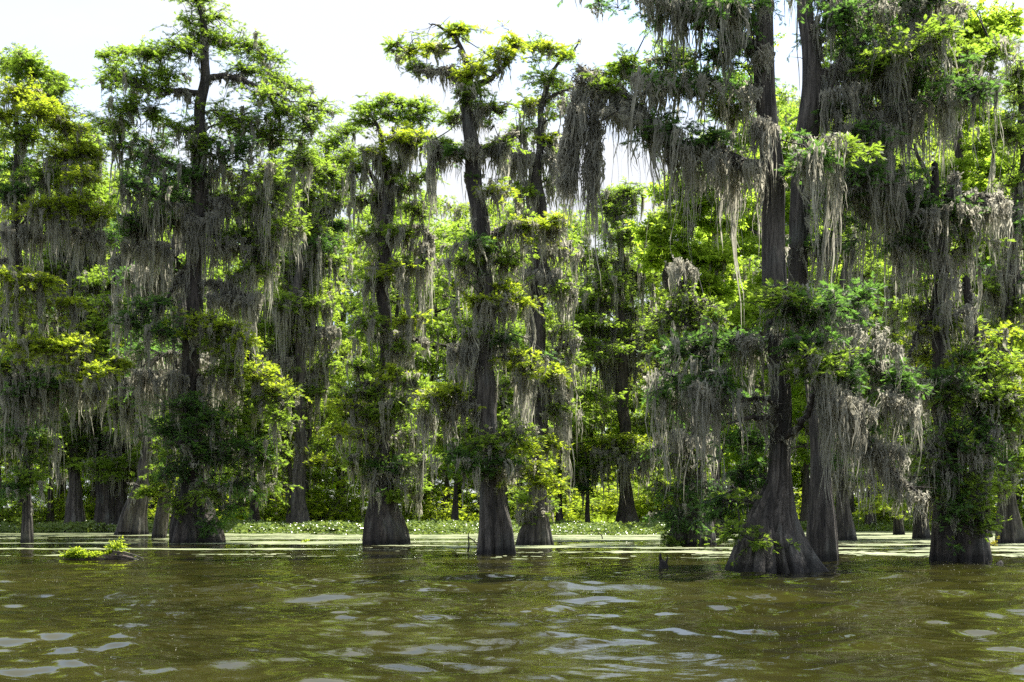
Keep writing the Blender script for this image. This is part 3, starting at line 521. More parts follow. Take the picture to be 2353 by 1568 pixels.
# 9. centre-left wide cone
build_tree('cypress_tree', 'cypress left of centre with a squat dark cone base and a long narrow straight trunk', CY, 1250,
  [[(884,1250,110),(884,1225,104),(882,1200,92),(880,1175,76),(878,1150,60),(879,1120,48),(880,1080,40),(882,1000,32),(882,900,28),(884,800,24),(885,700,28),(885,600,30),(884,520,30),(886,450,28),(884,400,18),(880,340,12),(872,290,9),(858,265,6)],
   [(884,450,22),(868,425,16),(850,395,10),(838,370,6),(833,350,2)],[(890,450,20),(905,410,14),(920,380,8),(926,360,2)]],
  [(830,255,36,10,'m',.3,30,.5),(870,240,36,10,'m',.3,30,0),(910,235,34,10,'m',.3,30,0),(950,245,34,9,'m',.3,30,0),(980,255,30,9,'m',.3,30,0),(820,280,36,8,'m',.3,30,0),(900,270,40,12,'m',.5,30,0),(960,275,34,10,'m',.5,30,0),
   (940,318,44,10,'b',2,60,-.5),(900,322,36,9,'b',2,60,-.5),(970,318,34,9,'b',1.5,60,0),(860,350,40,10,'b',2.5,90,0),(830,380,34,12,'m',2.5,120,0),(900,380,40,12,'m',2.5,120,0),
   (870,440,40,20,'m',2.5,130),(940,430,44,16,'m',2,90),(980,400,36,18,'m',2,90),(830,460,36,20,'m',2.5,110),(960,480,40,20,'m',2,90),(920,530,40,16,'m',2,110),(850,540,30,16,'m',2,120),
   (900,620,36,10,'b',2.5,130,-.6),(850,640,36,12,'m',3,120),(950,600,36,12,'m',2.5,120),(940,735,44,10,'b',2.5,110,-.4),(840,740,44,16,'m',3,130),(930,800,40,16,'m',3,120),(830,840,44,16,'m',2,110),
   (900,860,50,16,'b',2,110,-.4),(840,900,50,20,'m',2,110,-.6),(950,880,44,16,'m',2.5,110),(780,930,40,18,'b',1.5,80,-.4),(820,960,44,20,'m',1.5,90,-.6),(930,930,50,26,'m',2,110,-.8),(880,960,50,26,'m',2,110,-1),(780,990,34,16,'b',1,70),(850,1010,44,20,'m',2,100),
   (950,990,44,22,'m',2.5,110),(970,1060,40,22,'m',2.5,90),(820,1060,40,24,'m',2,90),(920,1070,40,24,'d',3,100,-.5),(860,1080,36,20,'d',3,90,-.6),(960,1120,36,22,'m',2,70),(900,1135,26,14,'m',1,40,-.8)],
  [([(886,545,16),(915,530,13),(945,520,10),(975,525,7),(990,560,5)],3,150),([(884,900,12),(850,880,9),(800,900,6)],1.5,80),([(884,780,12),(930,770,9),(980,790,5)],2.5,90),([(880,1120,14),(850,1080,11),(840,1040,6)],2,80),([(882,1120,12),(915,1070,9),(930,1040,5)],2,80)],
  [(920,340,950,345,200,2.2,-.3,.3),(850,600,930,610,130,1.6,-.4,.4),(840,760,930,770,130,1.8),(830,1090,900,1080,110,2.2,-.6,.3),(950,560,1000,570,230,1.8)],
  lobes=12, amp=.13, seed=28, fill=.6, dens=.65, bark='bark_dark', trunkmoss=1.0, moss=1.1)
# 10. tall left tree
build_tree('cypress_tree', 'tallest left-hand cypress, crown reaching the top edge, ribbed base behind dark boughs', CY, 1247,
  [[(449,1247,136),(448,1225,128),(446,1195,110),(443,1165,92),(440,1120,70),(438,1060,52),(436,980,44),(437,880,40),(440,780,38),(443,700,36),(446,620,36),(450,540,38),(454,480,38),(456,400,34),(458,340,26),(462,280,24),(466,220,24),(472,180,22),(470,120,18),(464,70,14),(457,20,10),(448,-40,7),(445,-90,4)]],
  [(450,-5,50,12,'m',.4,20),(500,40,34,9,'m',.4,20),(430,52,26,9,'m',.4,20),(470,90,60,16,'m',.6,30),(520,105,50,20,'m',.6,40),(410,110,50,16,'m',.6,40),(350,130,50,18,'m',.8,40),(290,120,44,18,'m',.8,30),(240,130,30,12,'m',.5,20),(250,175,44,20,'m',1,50),(320,185,50,22,'m',1.5,60),(390,170,44,22,'m',1,50),
   (580,110,44,18,'m',.6,40),(620,135,40,16,'m',.6,40),(560,160,44,18,'m',1,50),(640,185,44,16,'m',.8,40),(680,210,40,16,'m',.8,40),(720,245,40,14,'m',.8,30),(755,260,20,12,'m',.5,20),(600,220,50,18,'m',1,60),(650,260,50,20,'m',1,60),(700,290,44,20,'m',1,50),
   (290,250,50,24,'m',1.5,90),(350,260,50,24,'m',1.5,90),(250,290,44,24,'m',1.2,80),(410,300,50,24,'m',1.5,80),(520,270,60,26,'m',1.2,80),(580,290,60,26,'m',1.5,80),(640,330,60,26,'m',1.8,90),(540,340,60,26,'d',2,100),(470,330,40,24,'m',1.5,80,-.8),
   (300,340,60,26,'d',1.5,90),(360,370,60,30,'d',2,100),(420,400,50,28,'d',2,110,-.8),(310,420,60,30,'d',2.5,120),(380,450,60,26,'d',2.5,140),(560,410,60,24,'m',2.5,110),(620,390,50,24,'m',2.5,120),(690,370,44,20,'m',2,110),(520,460,44,20,'m',2.5,130),(600,470,50,24,'m',2.5,130),(660,450,44,24,'m',2.5,120),
   (340,500,60,24,'d',3,150),(290,520,40,20,'d',3,150),(540,540,50,24,'m',3,140),(620,550,50,24,'d',3,130),(680,520,44,26,'m',2.5,120),(600,620,50,22,'m',3,130),
   (470,730,40,12,'b',2,70,-1.2),(520,750,44,14,'b',2,90,-1.2),(560,790,44,16,'b',2,100,-1),(490,790,40,18,'m',2,90,-1.3),(350,700,50,20,'d',2.5,110,-.8),(300,740,50,22,'d',2.5,110,-.4),(380,760,50,24,'d',2,110,-1),(330,810,60,22,'d',2.5,120),
   (540,850,50,26,'m',2,100,-1),(600,860,44,22,'b',2,100,-.4),(640,900,50,26,'b',1.5,90,-.3),(590,930,50,30,'m',1.5,90,-.6),(650,960,44,26,'m',1.5,90),(420,930,60,24,'d',1.5,90,-1.4),(370,990,60,28,'d',1.2,80,-1),(480,960,60,28,'d',1.5,90,-1.5),(530,970,44,22,'m',1,80,-1.2),
   (430,1010,60,34,'d',1.5,100,-1.6),(500,1050,60,34,'d',1.5,100,-1.5),(570,1030,60,34,'d',1.5,90,-1),(620,1040,50,32,'m',1.2,80,-.6),(400,1080,50,34,'D',1.8,90,-1.3),(560,1110,60,34,'D',1.2,80,-1.2),(480,1130,50,34,'D',1.2,70,-1.8),(620,1110,44,26,'D',1,70,-.5),(530,1170,44,22,'D',.8,50,-1.4),(480,1205,22,26,'D',.3,30,-1.9),(400,1160,26,22,'m',.4,40,-1.4)],
  [([(472,185,16),(500,175,14),(540,178,13),(580,195,10),(640,220,6)],1,50),([(460,215,14),(420,210,13),(370,208,9),(320,195,5)],1.5,60),([(456,410,16),(400,380,12),(340,360,7)],2,90),([(440,670,16),(470,650,10),(530,660,9),(590,700,5)],3,110),
   ([(456,480,14),(500,460,12),(570,450,8),(650,430,4)],3,130),([(448,590,12),(410,640,12),(385,690,8)],1,80),([(437,990,12),(490,1000,10),(540,1040,7),(600,1060,4)],1,80)],
  [(420,500,500,500,230,2.2,-.9,-.4),(280,560,400,570,190,2.2),(500,560,640,560,180,2.2),(480,680,600,700,120,2.2),(300,860,420,860,190,2.2),(460,870,560,880,160,2.0),(560,680,600,680,150,2),(430,1120,520,1120,100,1.2,-1.2,-.6)],
  lobes=14, amp=.18, seed=31, dens=.7, bark='bark_dark', trunkmoss=1.6, spread=.9, moss=1.05)
# 11. second trunk left of it
build_tree('cypress_tree', 'leaning cypress just left of the tallest one, smooth base and pale sunlit trunk edge', CY, 1237,
  [[(365,1237,34),(370,1200,32),(378,1150,28),(392,1080,28),(402,1000,30),(408,900,30),(409,800,30),(410,700,30),(412,600,30),(414,520,26),(416,450,18),(418,380,8)]],
  [(360,620,50,20,'d',3,150),(300,640,44,20,'d',3,140),(460,600,36,16,'m',2,100,-.2),(330,880,40,20,'d',3,120),(380,850,44,20,'d',2.5,130),(390,1040,30,18,'m',1,60,-.5),(400,1100,26,18,'b',.5,40,-.4),(340,1130,36,12,'m',.6,30)],
  [([(360,1150,6),(330,1120,5),(290,1110,3)],.3,30)], [(300,620,400,620,200,2.0),(430,820,500,830,190,2)], lobes=6, amp=.06, seed=33, trunkmoss=1.4)
build_tree('cypress_tree', 'fluted grey cypress base with a hollow dark cleft, close left of the leaning one', CY, 1229,
  [[(304,1229,72),(306,1210,66),(312,1180,52),(322,1150,40),(330,1110,26),(333,1050,22),(334,980,20),(332,900,20),(328,800,20),(318,700,22),(308,620,24),(306,540,16),(304,470,8)],
   [(285,1215,34,-.6),(296,1170,26,-.6),(310,1130,16,-.6),(318,1105,8,-.6)]],
  [(330,970,44,20,'m',2,110),(280,930,50,18,'m',3,130),(270,850,50,18,'m',3,130),(330,760,40,16,'m',3,120),(260,700,50,20,'m',3,120),(320,560,50,20,'m',3,140),(260,540,50,20,'d',3,140),(350,1020,36,18,'m',1.5,70),(340,500,44,22,'m',2.5,110)],
  [], [(260,880,350,880,180,2.4),(250,600,340,590,200,2.2)], lobes=9, amp=.14, seed=35, trunkmoss=.8)
build_tree('cypress_tree', 'stout dark cypress left of the fluted grey base, trunk hidden in moss above', CY, 1221,
  [[(247,1221,66),(247,1190,58),(248,1150,52),(248,1090,48),(246,1040,40),(240,960,26),(230,860,22),(222,760,22),(218,660,22),(216,560,18),(214,460,10)],
   [(276,1219,40),(276,1180,32),(280,1120,26),(284,1040,24),(283,960,24),(284,880,22),(286,800,14)]],
  [(250,1020,60,24,'d',3,130),(200,920,50,20,'m',3,140),(240,830,50,16,'b',2.5,110,-1),(270,850,36,14,'b',1.5,80,-1),(210,800,44,16,'b',2.5,100,-1),(180,730,50,16,'b',2.5,110,-1),(240,640,50,20,'m',3,130),(170,600,50,20,'m',3,140),(220,500,50,20,'b',2.5,130,-1),(160,540,44,16,'b',3,130),(200,380,50,24,'m',1.5,110),(210,440,50,20,'m',2.5,130),(210,310,44,26,'m',1,70)],
  [], [(160,900,260,900,200,2.4),(120,560,240,560,220,2.2),(200,1000,290,1000,130,2.6)], lobes=8, amp=.1, seed=37, bark='bark_dark', trunkmoss=2.0)
build_tree('cypress_tree', 'dark smooth cone-based cypress standing back in the hyacinths at the far left', CY, 1213,
  [[(172,1213,56),(172,1190,46),(171,1150,36),(172,1100,26),(172,1040,24),(172,960,22),(170,860,18),(165,740,16),(160,620,14),(158,500,10),(156,420,6)]],
  [(120,940,50,18,'m',3,130),(200,960,50,18,'m',3,120),(150,850,50,18,'m',3,130),(100,780,50,16,'m',3,120),(190,720,50,20,'m',3,130),(120,620,60,22,'m',3,130),(170,500,60,24,'m',2.5,120),(120,400,60,30,'b',1.5,100),(190,340,60,30,'m',1,80),(150,280,60,30,'m',1,60),(90,220,60,30,'m',1,60),(140,200,40,22,'m',.8,40),(110,1060,40,24,'m',1,70),(200,1060,40,30,'m',1,70)],
  [], [(60,900,160,900,200,2.2),(180,640,260,650,180,2.2)], D=100, lobes=8, amp=.1, seed=39)
build_tree('cypress_tree', 'thin pale cypress near the left edge with sunlit yellow-green boughs above it', CY, 1226,
  [[(62,1226,30),(62,1180,22),(62,1100,15),(60,1000,14),(56,900,14),(50,780,14),(44,660,14),(42,580,15),(38,480,14),(36,360,10),(40,240,8),(45,140,5)]],
  [(20,150,50,24,'m',.5,40),(60,140,44,16,'m',.5,40),(80,170,40,20,'m',.5,40),(130,185,34,14,'m',.5,30),(40,215,60,24,'b',.8,60,-1),(100,250,60,22,'b',1,70,-1.5),(150,290,50,20,'b',1.2,80,-1),(60,310,60,24,'m',1.5,80,-1),(10,270,50,24,'b',1,80),(200,350,44,20,'b',1.5,90,0),(130,350,50,22,'b',1.5,90,-1),
   (30,380,50,24,'d',2,120),(100,400,50,22,'m',2,120,-1),(190,410,44,20,'b',2,110),(20,450,50,24,'d',3,130),(90,480,50,22,'b',2,120,-1),(160,470,44,16,'b',2.5,130,-1),(220,500,40,14,'b',2.5,120,0),
   (40,640,60,20,'b',1.3,110,-3.2),(100,650,50,16,'b',1.3,120,-3.2),(20,700,44,22,'m',3,120),(80,720,50,20,'d',3,120),(150,700,44,16,'b',2.5,120,-1),(60,790,50,16,'b',1.3,110,-3.2),(110,800,50,16,'b',1.3,110,-3.2),(170,790,50,18,'b',1.3,100,-3.2),(20,840,50,22,'m',2.5,110),(190,870,44,14,'b',1.3,110,-3.2),(230,850,40,14,'b',1.3,100,-3.2),(270,835,30,12,'b',1,70,-2),
   (60,900,60,22,'d',3,140),(10,930,50,24,'d',3,140),(120,880,50,20,'d',3,120,-1),(40,1000,60,24,'d',3,130),(100,1020,40,20,'m',2,90),(20,1120,50,24,'D',1.5,60,-1),(70,1100,36,20,'m',1.5,60,-1)],
  [([(42,610,10),(10,600,8),(-30,590,6)],1,70),([(50,820,9),(120,815,8),(200,830,6),(280,850,3)],1,60)], [(0,520,100,530,170,2.4),(110,530,240,540,170,2.4),(0,860,120,870,210,2.4),(130,880,240,890,180,2.2)], D=60, lobes=7, amp=.08, seed=41, trunkmoss=2.0, z0=-.6, spread=.9)
# 12. mid-left background pair
build_tree('cypress_tree', 'straight grey cypress at the hyacinth mat left of the squat cone base', CY, 1211,
  [[(690,1211,56),(689,1190,44),(687,1160,34),(687,1100,30),(690,1000,27),(690,900,24),(688,800,22),(685,700,22),(683,640,18),(690,580,14),(700,500,8)]],
  [(640,700,50,20,'m',3,130),(700,620,60,20,'m',3,130),(740,560,50,22,'d',2,110),(640,600,50,20,'m',3,130),(700,530,60,24,'m',2.5,110),(720,700,40,18,'m',3,120),(650,800,50,16,'m',3,130),(740,830,44,20,'m',2,110),(640,1000,50,24,'m',1.5,80),(720,900,44,20,'m',2,100),(730,1060,30,16,'b',1,50),(700,440,50,26,'m',2,90),(760,400,50,24,'m',2,80),(700,360,50,22,'m',1.5,70)],
  [([(688,880,10),(730,850,9),(760,800,6)],2,80)], [(620,700,700,700,180,2.2),(700,760,780,760,140,2.2),(600,820,680,830,140,2)], D=96, lobes=8, amp=.12, seed=43, trunkmoss=.8)
build_tree('cypress_tree', 'thin bare-topped cypress stem leaning right, between the tallest one and the centre-left cone', CY, 1212,
  [[(700,1212,20),(704,1100,15),(708,950,14),(712,800,14),(716,680,15),(722,600,15),(730,520,14),(738,450,12),(743,410,7)]],
  [(770,460,44,8,'m',2.5,70),(760,330,40,18,'m',.5,40),(800,360,50,20,'m',1,50),(740,380,50,20,'m',1.5,60),(800,430,44,18,'m',1.5,60),(780,520,30,10,'d',3,70),(690,480,44,20,'m',2,90),(770,600,40,16,'m',2,90),(660,560,40,16,'m',2,90),(800,300,40,12,'m',.5,30)],
  [([(728,540,7),(760,550,6),(790,560,3)],2,50)], [(740,460,800,455,80,1.5)], D=100, lobes=5, amp=.05, seed=45)
# right-hand background stems in open water
build_tree('cypress_tree', 'small cone-based cypress in the pale water right of the two nearest trunks', CY, 1243,
  [[(1943,1243,50),(1941,1210,42),(1936,1160,30),(1932,1080,22),(1930,980,20),(1934,860,18),(1940,700,16),(1945,560,10)]],
  [(1960,1100,40,22,'m',3,90),(1900,1060,40,22,'d',3,110),(1960,960,50,26,'m',3,130),(1900,900,40,24,'m',3,120),(1970,820,50,26,'m',3,120),(1930,700,50,24,'m',3,120),(1990,620,50,24,'m',3,110),(1930,560,50,24,'m',2.5,100)],
  [], [(1900,1090,1960,1100,110,2)], lobes=8, amp=.12, seed=47)
build_tree('cypress_tree', 'dark cypress stem in the gap left of the shaggy twin-stemmed trunk', CY, 1239,
  [[(2118,1239,44),(2116,1200,34),(2112,1140,26),(2108,1040,22),(2104,920,20),(2100,800,18),(2098,650,14),(2096,520,8)]],
  [(2070,1080,40,24,'m',3,90),(2110,1130,30,16,'b',1,60),(2060,960,50,26,'m',3,120),(2130,880,40,24,'b',2,110),(2060,800,50,26,'m',3,120),(2120,740,44,24,'m',3,110),(2050,660,50,24,'m',3,110),(2100,600,50,24,'m',2,100),(2060,1150,26,14,'m',2,60)],
  [], [(2030,1090,2110,1100,110,2.2)], lobes=8, amp=.12, seed=49, bark='bark_dark')
build_tree('cypress_tree', 'far dark cypress stem seen under the hanging moss right of the small cone-based one', CY, 1229,
  [[(2066,1229,28),(2064,1200,22),(2062,1140,17),(2060,1040,15),(2058,900,14),(2056,760,12),(2054,620,8)]],
  [(2030,1100,40,20,'b',1,60),(2090,1060,36,22,'m',2,80),(2030,980,44,26,'m',2.5,100),(2080,860,44,26,'m',2.5,100),(2030,740,50,26,'m',2,90),(2070,640,44,24,'m',2,90),(2010,1160,36,16,'b',.5,50)],
  [], [(2000,1050,2080,1060,90,2)], lobes=7, amp=.1, seed=51, bark='bark_dark')
# broad-leaved trees
build_tree('broadleaf_tree', 'broad-leaved yellow-green tree with slanting mossy limb behind and left of the widest cypress', 'tree', 1238,
  [[(1650,1238,34),(1648,1200,26),(1645,1100,20),(1640,960,18),(1632,840,18),(1620,740,20),(1600,640,22),(1575,560,20),(1590,500,14),(1620,430,10),(1640,360,6)]],
  [(1500,530,40,24,'t',.3,40),(1530,560,44,26,'t',.5,50),(1500,590,30,20,'t',.3,40),(1560,510,44,24,'t',.6,60),(1600,470,50,26,'t',.8,70),(1540,440,44,20,'t',.8,70),(1600,410,50,22,'t',.8,70),(1650,440,44,26,'t',1,70),(1660,520,40,24,'t',1,70),
   (1560,610,40,24,'t',.4,50),(1610,590,50,30,'t',.4,50),(1660,600,40,26,'t',.6,60),(1620,660,50,30,'t',.4,60),(1670,680,36,24,'t',.4,50),(1570,680,44,26,'t',.4,60),(1690,380,40,24,'t',.8,50),(1720,300,30,30,'t',.5,50),(1700,460,40,30,'t',1,60),(1690,90,30,50,'t',.2,30,3),(1700,200,30,40,'t',.4,40,2)],
  [([(1640,470,8),(1690,460,6),(1730,450,4)],1,60),([(1634,800,18),(1570,700,16),(1530,640,20),(1552,585,22),(1582,530,16),(1600,490,6)],1.5,50)], [], leaf='BROAD', seed=53, dens=.7, bark='bark_dark', ssz=1.35)
build_tree('broadleaf_tree', 'broad-leaved tree whose bright leaves fill the top right corner behind mossy boughs', 'tree', 1236,
  [[(2262,1236,34),(2262,1180,26),(2258,1050,22),(2250,900,22),(2240,760,22),(2226,620,22),(2216,500,20),(2205,380,18),(2190,240,16),(2180,120,12),(2176,20,8)]],
  [(2010,60,60,40,'t',.5,60),(2070,30,50,40,'t',.4,60),(1960,90,50,40,'t',.6,60),(1920,160,40,40,'t',.6,50),(1960,20,40,30,'t',.4,50),(2140,50,50,34,'t',.4,50),(2200,30,50,30,'t',.2,40),(2250,60,50,34,'t',.2,40),(2300,60,44,34,'t',.2,40),(2220,110,50,30,'t',.3,50),
   (2240,270,44,30,'t',.5,60),(2190,300,40,26,'t',.6,60),(2290,330,44,30,'t',.3,50),(2200,390,40,26,'t',.5,60),(2270,400,50,24,'t',.4,60),(2320,400,40,24,'t',.3,40),(2230,440,50,24,'t',.4,50),(2300,460,44,24,'t',.4,50),(2130,440,34,20,'t',.8,60),
   (2260,560,40,30,'t',.5,60),(2290,600,40,26,'t',.5,60),(2220,600,40,30,'t',.5,60),(2110,660,34,20,'t',.4,50),(2320,680,40,26,'t',.4,50),(2250,700,44,26,'t',.5,60),(2340,780,30,26,'t',.3,40),(2330,840,30,24,'t',.3,40),(1900,260,26,40,'t',.4,40),(1880,440,40,30,'t',.5,60),(1900,640,26,20,'t',.3,40)],
  [([(2216,500,12),(2270,410,9),(2330,395,5)],.3,30),([(2205,470,16),(2150,430,12),(2110,360,9),(2100,330,5)],.3,30)], [], leaf='BROAD', seed=55, dens=.8, bark='bark_dark', ssz=1.3)

# ------------------------------------------------------------------ the flooded wood behind: five kinds, copied
def proto_tree(name, seed, H, big=1.0, broad=False, kinds='mmb'):
    r = np.random.default_rng(seed)
    root = thing(name, 'x', 'tree', (0, 0, 0))
    lean = r.uniform(-1, 1, 2) * .6
    R0 = r.uniform(.42, .7) * (1 if not broad else .6)
    pts = np.array([[0, 0, 0, R0], [0, 0, .8, R0 * .72], [0, 0, 2.2, R0 * .45], [lean[0] * .3, lean[1] * .3, H * .35, R0 * .32], [lean[0], lean[1], H * .7, R0 * .22], [lean[0] * .5, lean[1], H * .97, .03]])
    a = Acc(); s = trunk(a, pts, -.6, 8, .14 if not broad else .05, 20, seed, 1.2); a.obj('trunk', M['bark_dark'], (0, 0, 0), root, True)
    wood, mos = Acc(), Acc(); fols = Acc()
    nb = 34
    for i in range(nb):
        t = .16 + .84 * (i + r.uniform(0, 1)) / nb; k = int(t * (len(s) - 1)); p0 = s[k, :3]
        az = r.uniform(0, 6.28); ln = (1.2 + 3.4 * math.sin(math.pi * min(1, t * .86 + .06)) ** .7) * r.uniform(.5, 1.15) * big
        d = np.array([math.cos(az), math.sin(az), r.uniform(-.1, .35)])
        lp = smooth_path(np.array([p0, p0 + d * ln * .5 + [0, 0, .12 * ln], p0 + d * ln]), 7)
        tubes(wood, lp[None], np.linspace(.035 + .014 * ln, .015, 7)[None], 5)
        n = int(6 + ln * 3.4); ki = r.integers(2, 7, n)
        C = lp[ki] + r.normal(0, 1, (n, 3)) * [.5, .5, .22]
        tufts(fols, None, C, r.uniform(.5, .95, n), 44, .27, BROAD if broad else NEED, droop=.12)
        m = int(ln * 2.0); ki = r.integers(1, 7, m); A = lp[ki] + r.normal(0, .35, (m, 3)) * [1, 1, .3]
        beards(mos, A, r.uniform(.6, 2.8, m) , 95, 6, .16)
    wood.obj('limbs', M['bark_dark'], (0, 0, 0), root, True)
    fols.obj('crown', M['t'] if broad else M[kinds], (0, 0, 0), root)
    if not broad: mos.obj('hanging_moss', M['moss'], (0, 0, 0), root)
    return root
def proto_shrub(name, seed):
    r = np.random.default_rng(seed)
    root = thing(name, 'x', 'shrub', (0, 0, 0)); wood, fol = Acc(), Acc()
    n = 9; az = r.uniform(0, 6.28, n); L = r.uniform(1.5, 3.2, n)
    d = np.stack([np.cos(az) * .55, np.sin(az) * .55, np.ones(n)], -1); s = np.linspace(0, 1, 5)
    p = d[:, None] * L[:, None, None] * s[None, :, None]; p += r.normal(0, .06, p.shape); p[:, 0] = 0; p[..., 2] -= .1
    tubes(wood, p, np.broadcast_to(np.linspace(.05, .012, 5), (n, 5)), 5)
    ci = r.integers(0, n, 60); k = r.integers(1, 5, 60); C = p[ci, k] + r.normal(0, .45, (60, 3)) * [1, 1, .5]; C[:, 2] = np.maximum(C[:, 2], .25)
    tufts(fol, wood, C, r.uniform(.35, .6, 60), 30, .30)
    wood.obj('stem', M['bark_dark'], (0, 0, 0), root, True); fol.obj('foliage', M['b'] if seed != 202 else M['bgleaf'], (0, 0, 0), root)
    return root
def place(proto, used, loc, rz, s, label, group, cat):
    if not used: r = proto
    else:
        r = proto.copy(); COL.objects.link(r)
        for ch in list(proto.children):
            c = ch.copy(); COL.objects.link(c); c.parent = r
    r.location = loc; r.rotation_euler = (0, 0, rz); r.scale = (s[0], s[0], s[1])
    r['label'] = label; r['category'] = cat; r['group'] = group
def ground_z(x, y): return float(-0.35 + 0.85 * np.clip((y - 99) / 22, 0, 1) + .10 * math.sin(x * .21) * np.clip((y - 95) / 10, 0, 1)) + 0.012 * max(0, y - 120)
protos = [proto_tree('background_cypress', 101, 24, 1.0, kinds='m'), proto_tree('background_cypress', 102, 26, .9, kinds='bgleaf'), proto_tree('background_cypress', 103, 22, 1.1, kinds='bgleaf'),
          proto_tree('background_cypress', 104, 25, 1.0, kinds='m'), proto_tree('background_broadleaf', 105, 23, 1.15, True)]
used = [0] * 5
prof = lambda x: np.interp(x, [-300, 0, 200, 420, 640, 800, 900, 1000, 1250, 1330, 1450, 1560, 1660, 1800, 2350, 2700], [250, 250, 330, 370, 370, 370, 400, 430, 440, 440, 420, 360, 230, 140, 160, 160])
spots = []
for row, (Dr, step) in enumerate([(104, 118), (116, 112), (131, 105), (150, 96), (166, 90)]):
    x = -260 + row * 37
    while x < 2640:
        spots.append((x + U(-34, 34), Dr + U(-6, 6), row)); x += step
for (px, D, row) in spots:
    if row == 0 and 1290 < px < 1560: D = 121
    if row <= 1 and 700 < px < 820: continue
    if row <= 2 and 1290 < px < 1730: continue
    if row in (1, 2) and U(0, 1) < .3: continue
    i = int(RNG.integers(0, 5)) if px > 1450 else int(RNG.integers(0, 4))
    X = (px - CX) / FPX * D; gz = ground_z(X, D)
    top = prof(px) + U(-10, 150) + (60 if row == 0 else 0)
    Hh = CAMH + (HY - top) / FPX * D - gz
    H0 = [24, 26, 22, 25, 23][i]
    s = Hh / H0; hs = .9 + .25 * min(1.3, s)
    lab = ['background cypress in the crowded flooded wood behind the hyacinth mat',
           'background broad-leaved tree in the crowded wood behind the waterside cypresses'][i == 4]
    place(protos[i], used[i], (X, D, gz), U(0, 6.28), (hs, s), lab, ['background cypresses of the flooded wood', 'background broad-leaved trees of the flooded wood'][i == 4], 'tree'); used[i] = 1
shr = [proto_shrub('waterside_shrub', 201), proto_shrub('waterside_shrub', 202), proto_shrub('waterside_shrub', 203)]; us = [0] * 3
ss = [(740, 99, 1.5), (775, 101, 1.3), (705, 102, 1.1), (800, 104, 1.3), (90, 103, .9), (130, 108, 1.1), (230, 112, 1.2), (20, 105, 1), (370, 104, 1), (560, 105, 1), (620, 107, 1.1), (660, 108, 1), (850, 108, 1.1), (960, 106, 1), (1010, 104, 1.1), (1060, 107, 1.2), (1180, 106, 1.2), (1230, 110, 1.3),
      (1290, 112, 1.2), (1320, 118, 1.0), (1380, 122, 1.1), (1480, 116, 1.5), (1520, 112, 1.6), (1560, 110, 1.7), (1610, 111, 1.5), (1390, 128, 1.7), (1300, 127, 1.8), (1470, 128, 1.9), (1530, 126, 2.1), (1340, 134, 2.0), (1430, 136, 2.1), (1670, 112, 1.2), (1840, 112, 1), (2010, 108, .9), (2050, 110, 1), (2130, 112, 1), (2290, 110, 1), (2340, 112, 1.1), (480, 106, 1.0), (300, 107, 1.0)]
for j, (px, D, s) in enumerate(ss):
    X = (px - CX) / FPX * D; i = j % 3
    place(shr[i], us[i], (X, D, ground_z(X, D) if D > 103 else 0), U(0, 6.28), (s, s * U(.8, 1.1)), 'bright green understory shrub along the far bank, behind the hyacinth mat', 'understory shrubs along the far bank', 'shrub'); us[i] = 1
# far mass closing the wood
a = Acc(); n = 5200
C = np.stack([U(-120, 120, n), U(160, 205, n), 1.0 + 19 * U(0, 1, n) ** .8], -1); C[:, 2] += 1.5 * np.sin(C[:, 0] * .15) - 1
tufts(a, None, C, U(1.4, 2.4, n), 28, 1.5)
o = a.obj('far_forest', M['bgleaf'], (0, 0, 0)); o['kind'] = 'stuff'; tag(o, 'far dense green wood closing the view between the trunks', 'forest')

# ------------------------------------------------------------------ ground and water
gx = np.concatenate([[-400, -200], np.linspace(-110, 110, 111), [200, 400]]); gy = np.concatenate([np.linspace(93, 140, 48), np.linspace(145, 240, 20), [400, 900, 2000]])
X, Y = np.meshgrid(gx, gy); Z = np.vectorize(ground_z)(X, np.minimum(Y, 260)) + .05 * RNG.normal(0, 1, X.shape) * (Y < 150)
idx = np.arange(X.size).reshape(X.shape)
a = Acc(); a.add(np.stack([X, Y, Z], -1), np.stack([idx[:-1, :-1], idx[:-1, 1:], idx[1:, 1:], idx[1:, :-1]], -1)); o = a.obj('ground', M['mud'], smooth=True); o['kind'] = 'structure'

def waves(X, Y):
    r = np.random.default_rng(5); Z = np.zeros_like(X)
    for i in range(96):
        lam = math.exp(r.uniform(math.log(.2), math.log(4.0))); th = r.normal(math.pi / 2, .75)
        k = 2 * math.pi / lam; sl = .030 if lam > .8 else (.033 if lam > .4 else .026)
        ph = r.uniform(0, 6.28); wx, wy = r.uniform(.02, .12, 2)
        env = .55 + .45 * np.sin(X * wx * 2.2 + Y * wy * 2 + ph * 3)
        fade = np.clip((lam * 90 - Y) / (lam * 45), 0.0, 1)
        Z += sl / k * env * fade * np.sin(k * (math.cos(th) * X + math.sin(th) * Y) + ph + .8 * np.sin(X * wx * 3 + ph))
    calm = np.interp(Y, [0, 22, 30, 40, 55, 90], [1.05, 1.0, .78, .45, .2, .05])
    return Z * calm
ys = [8.0]
while ys[-1] < 110: ys.append(ys[-1] + max(.045, .0000 + .00005 * ys[-1] ** 2 + .0011 * ys[-1]))
ys = np.array([-900, -200, -60, -20, 0, 4] + ys + [130, 300, 1000, 2500])
u = np.linspace(-1, 1, 421)
u = np.concatenate([[-60, -12, -3], u, [3, 12, 60]])
wd = 4.5 + .47 * np.clip(ys, 0, 130)
X = u[None] * wd[:, None]; Y = np.repeat(ys[:, None], len(u), 1); Z = waves(X, Y)
Z *= (np.abs(u)[None] <= 1) * ((Y > 4.1) & (Y < 111))
idx = np.arange(X.size).reshape(X.shape)
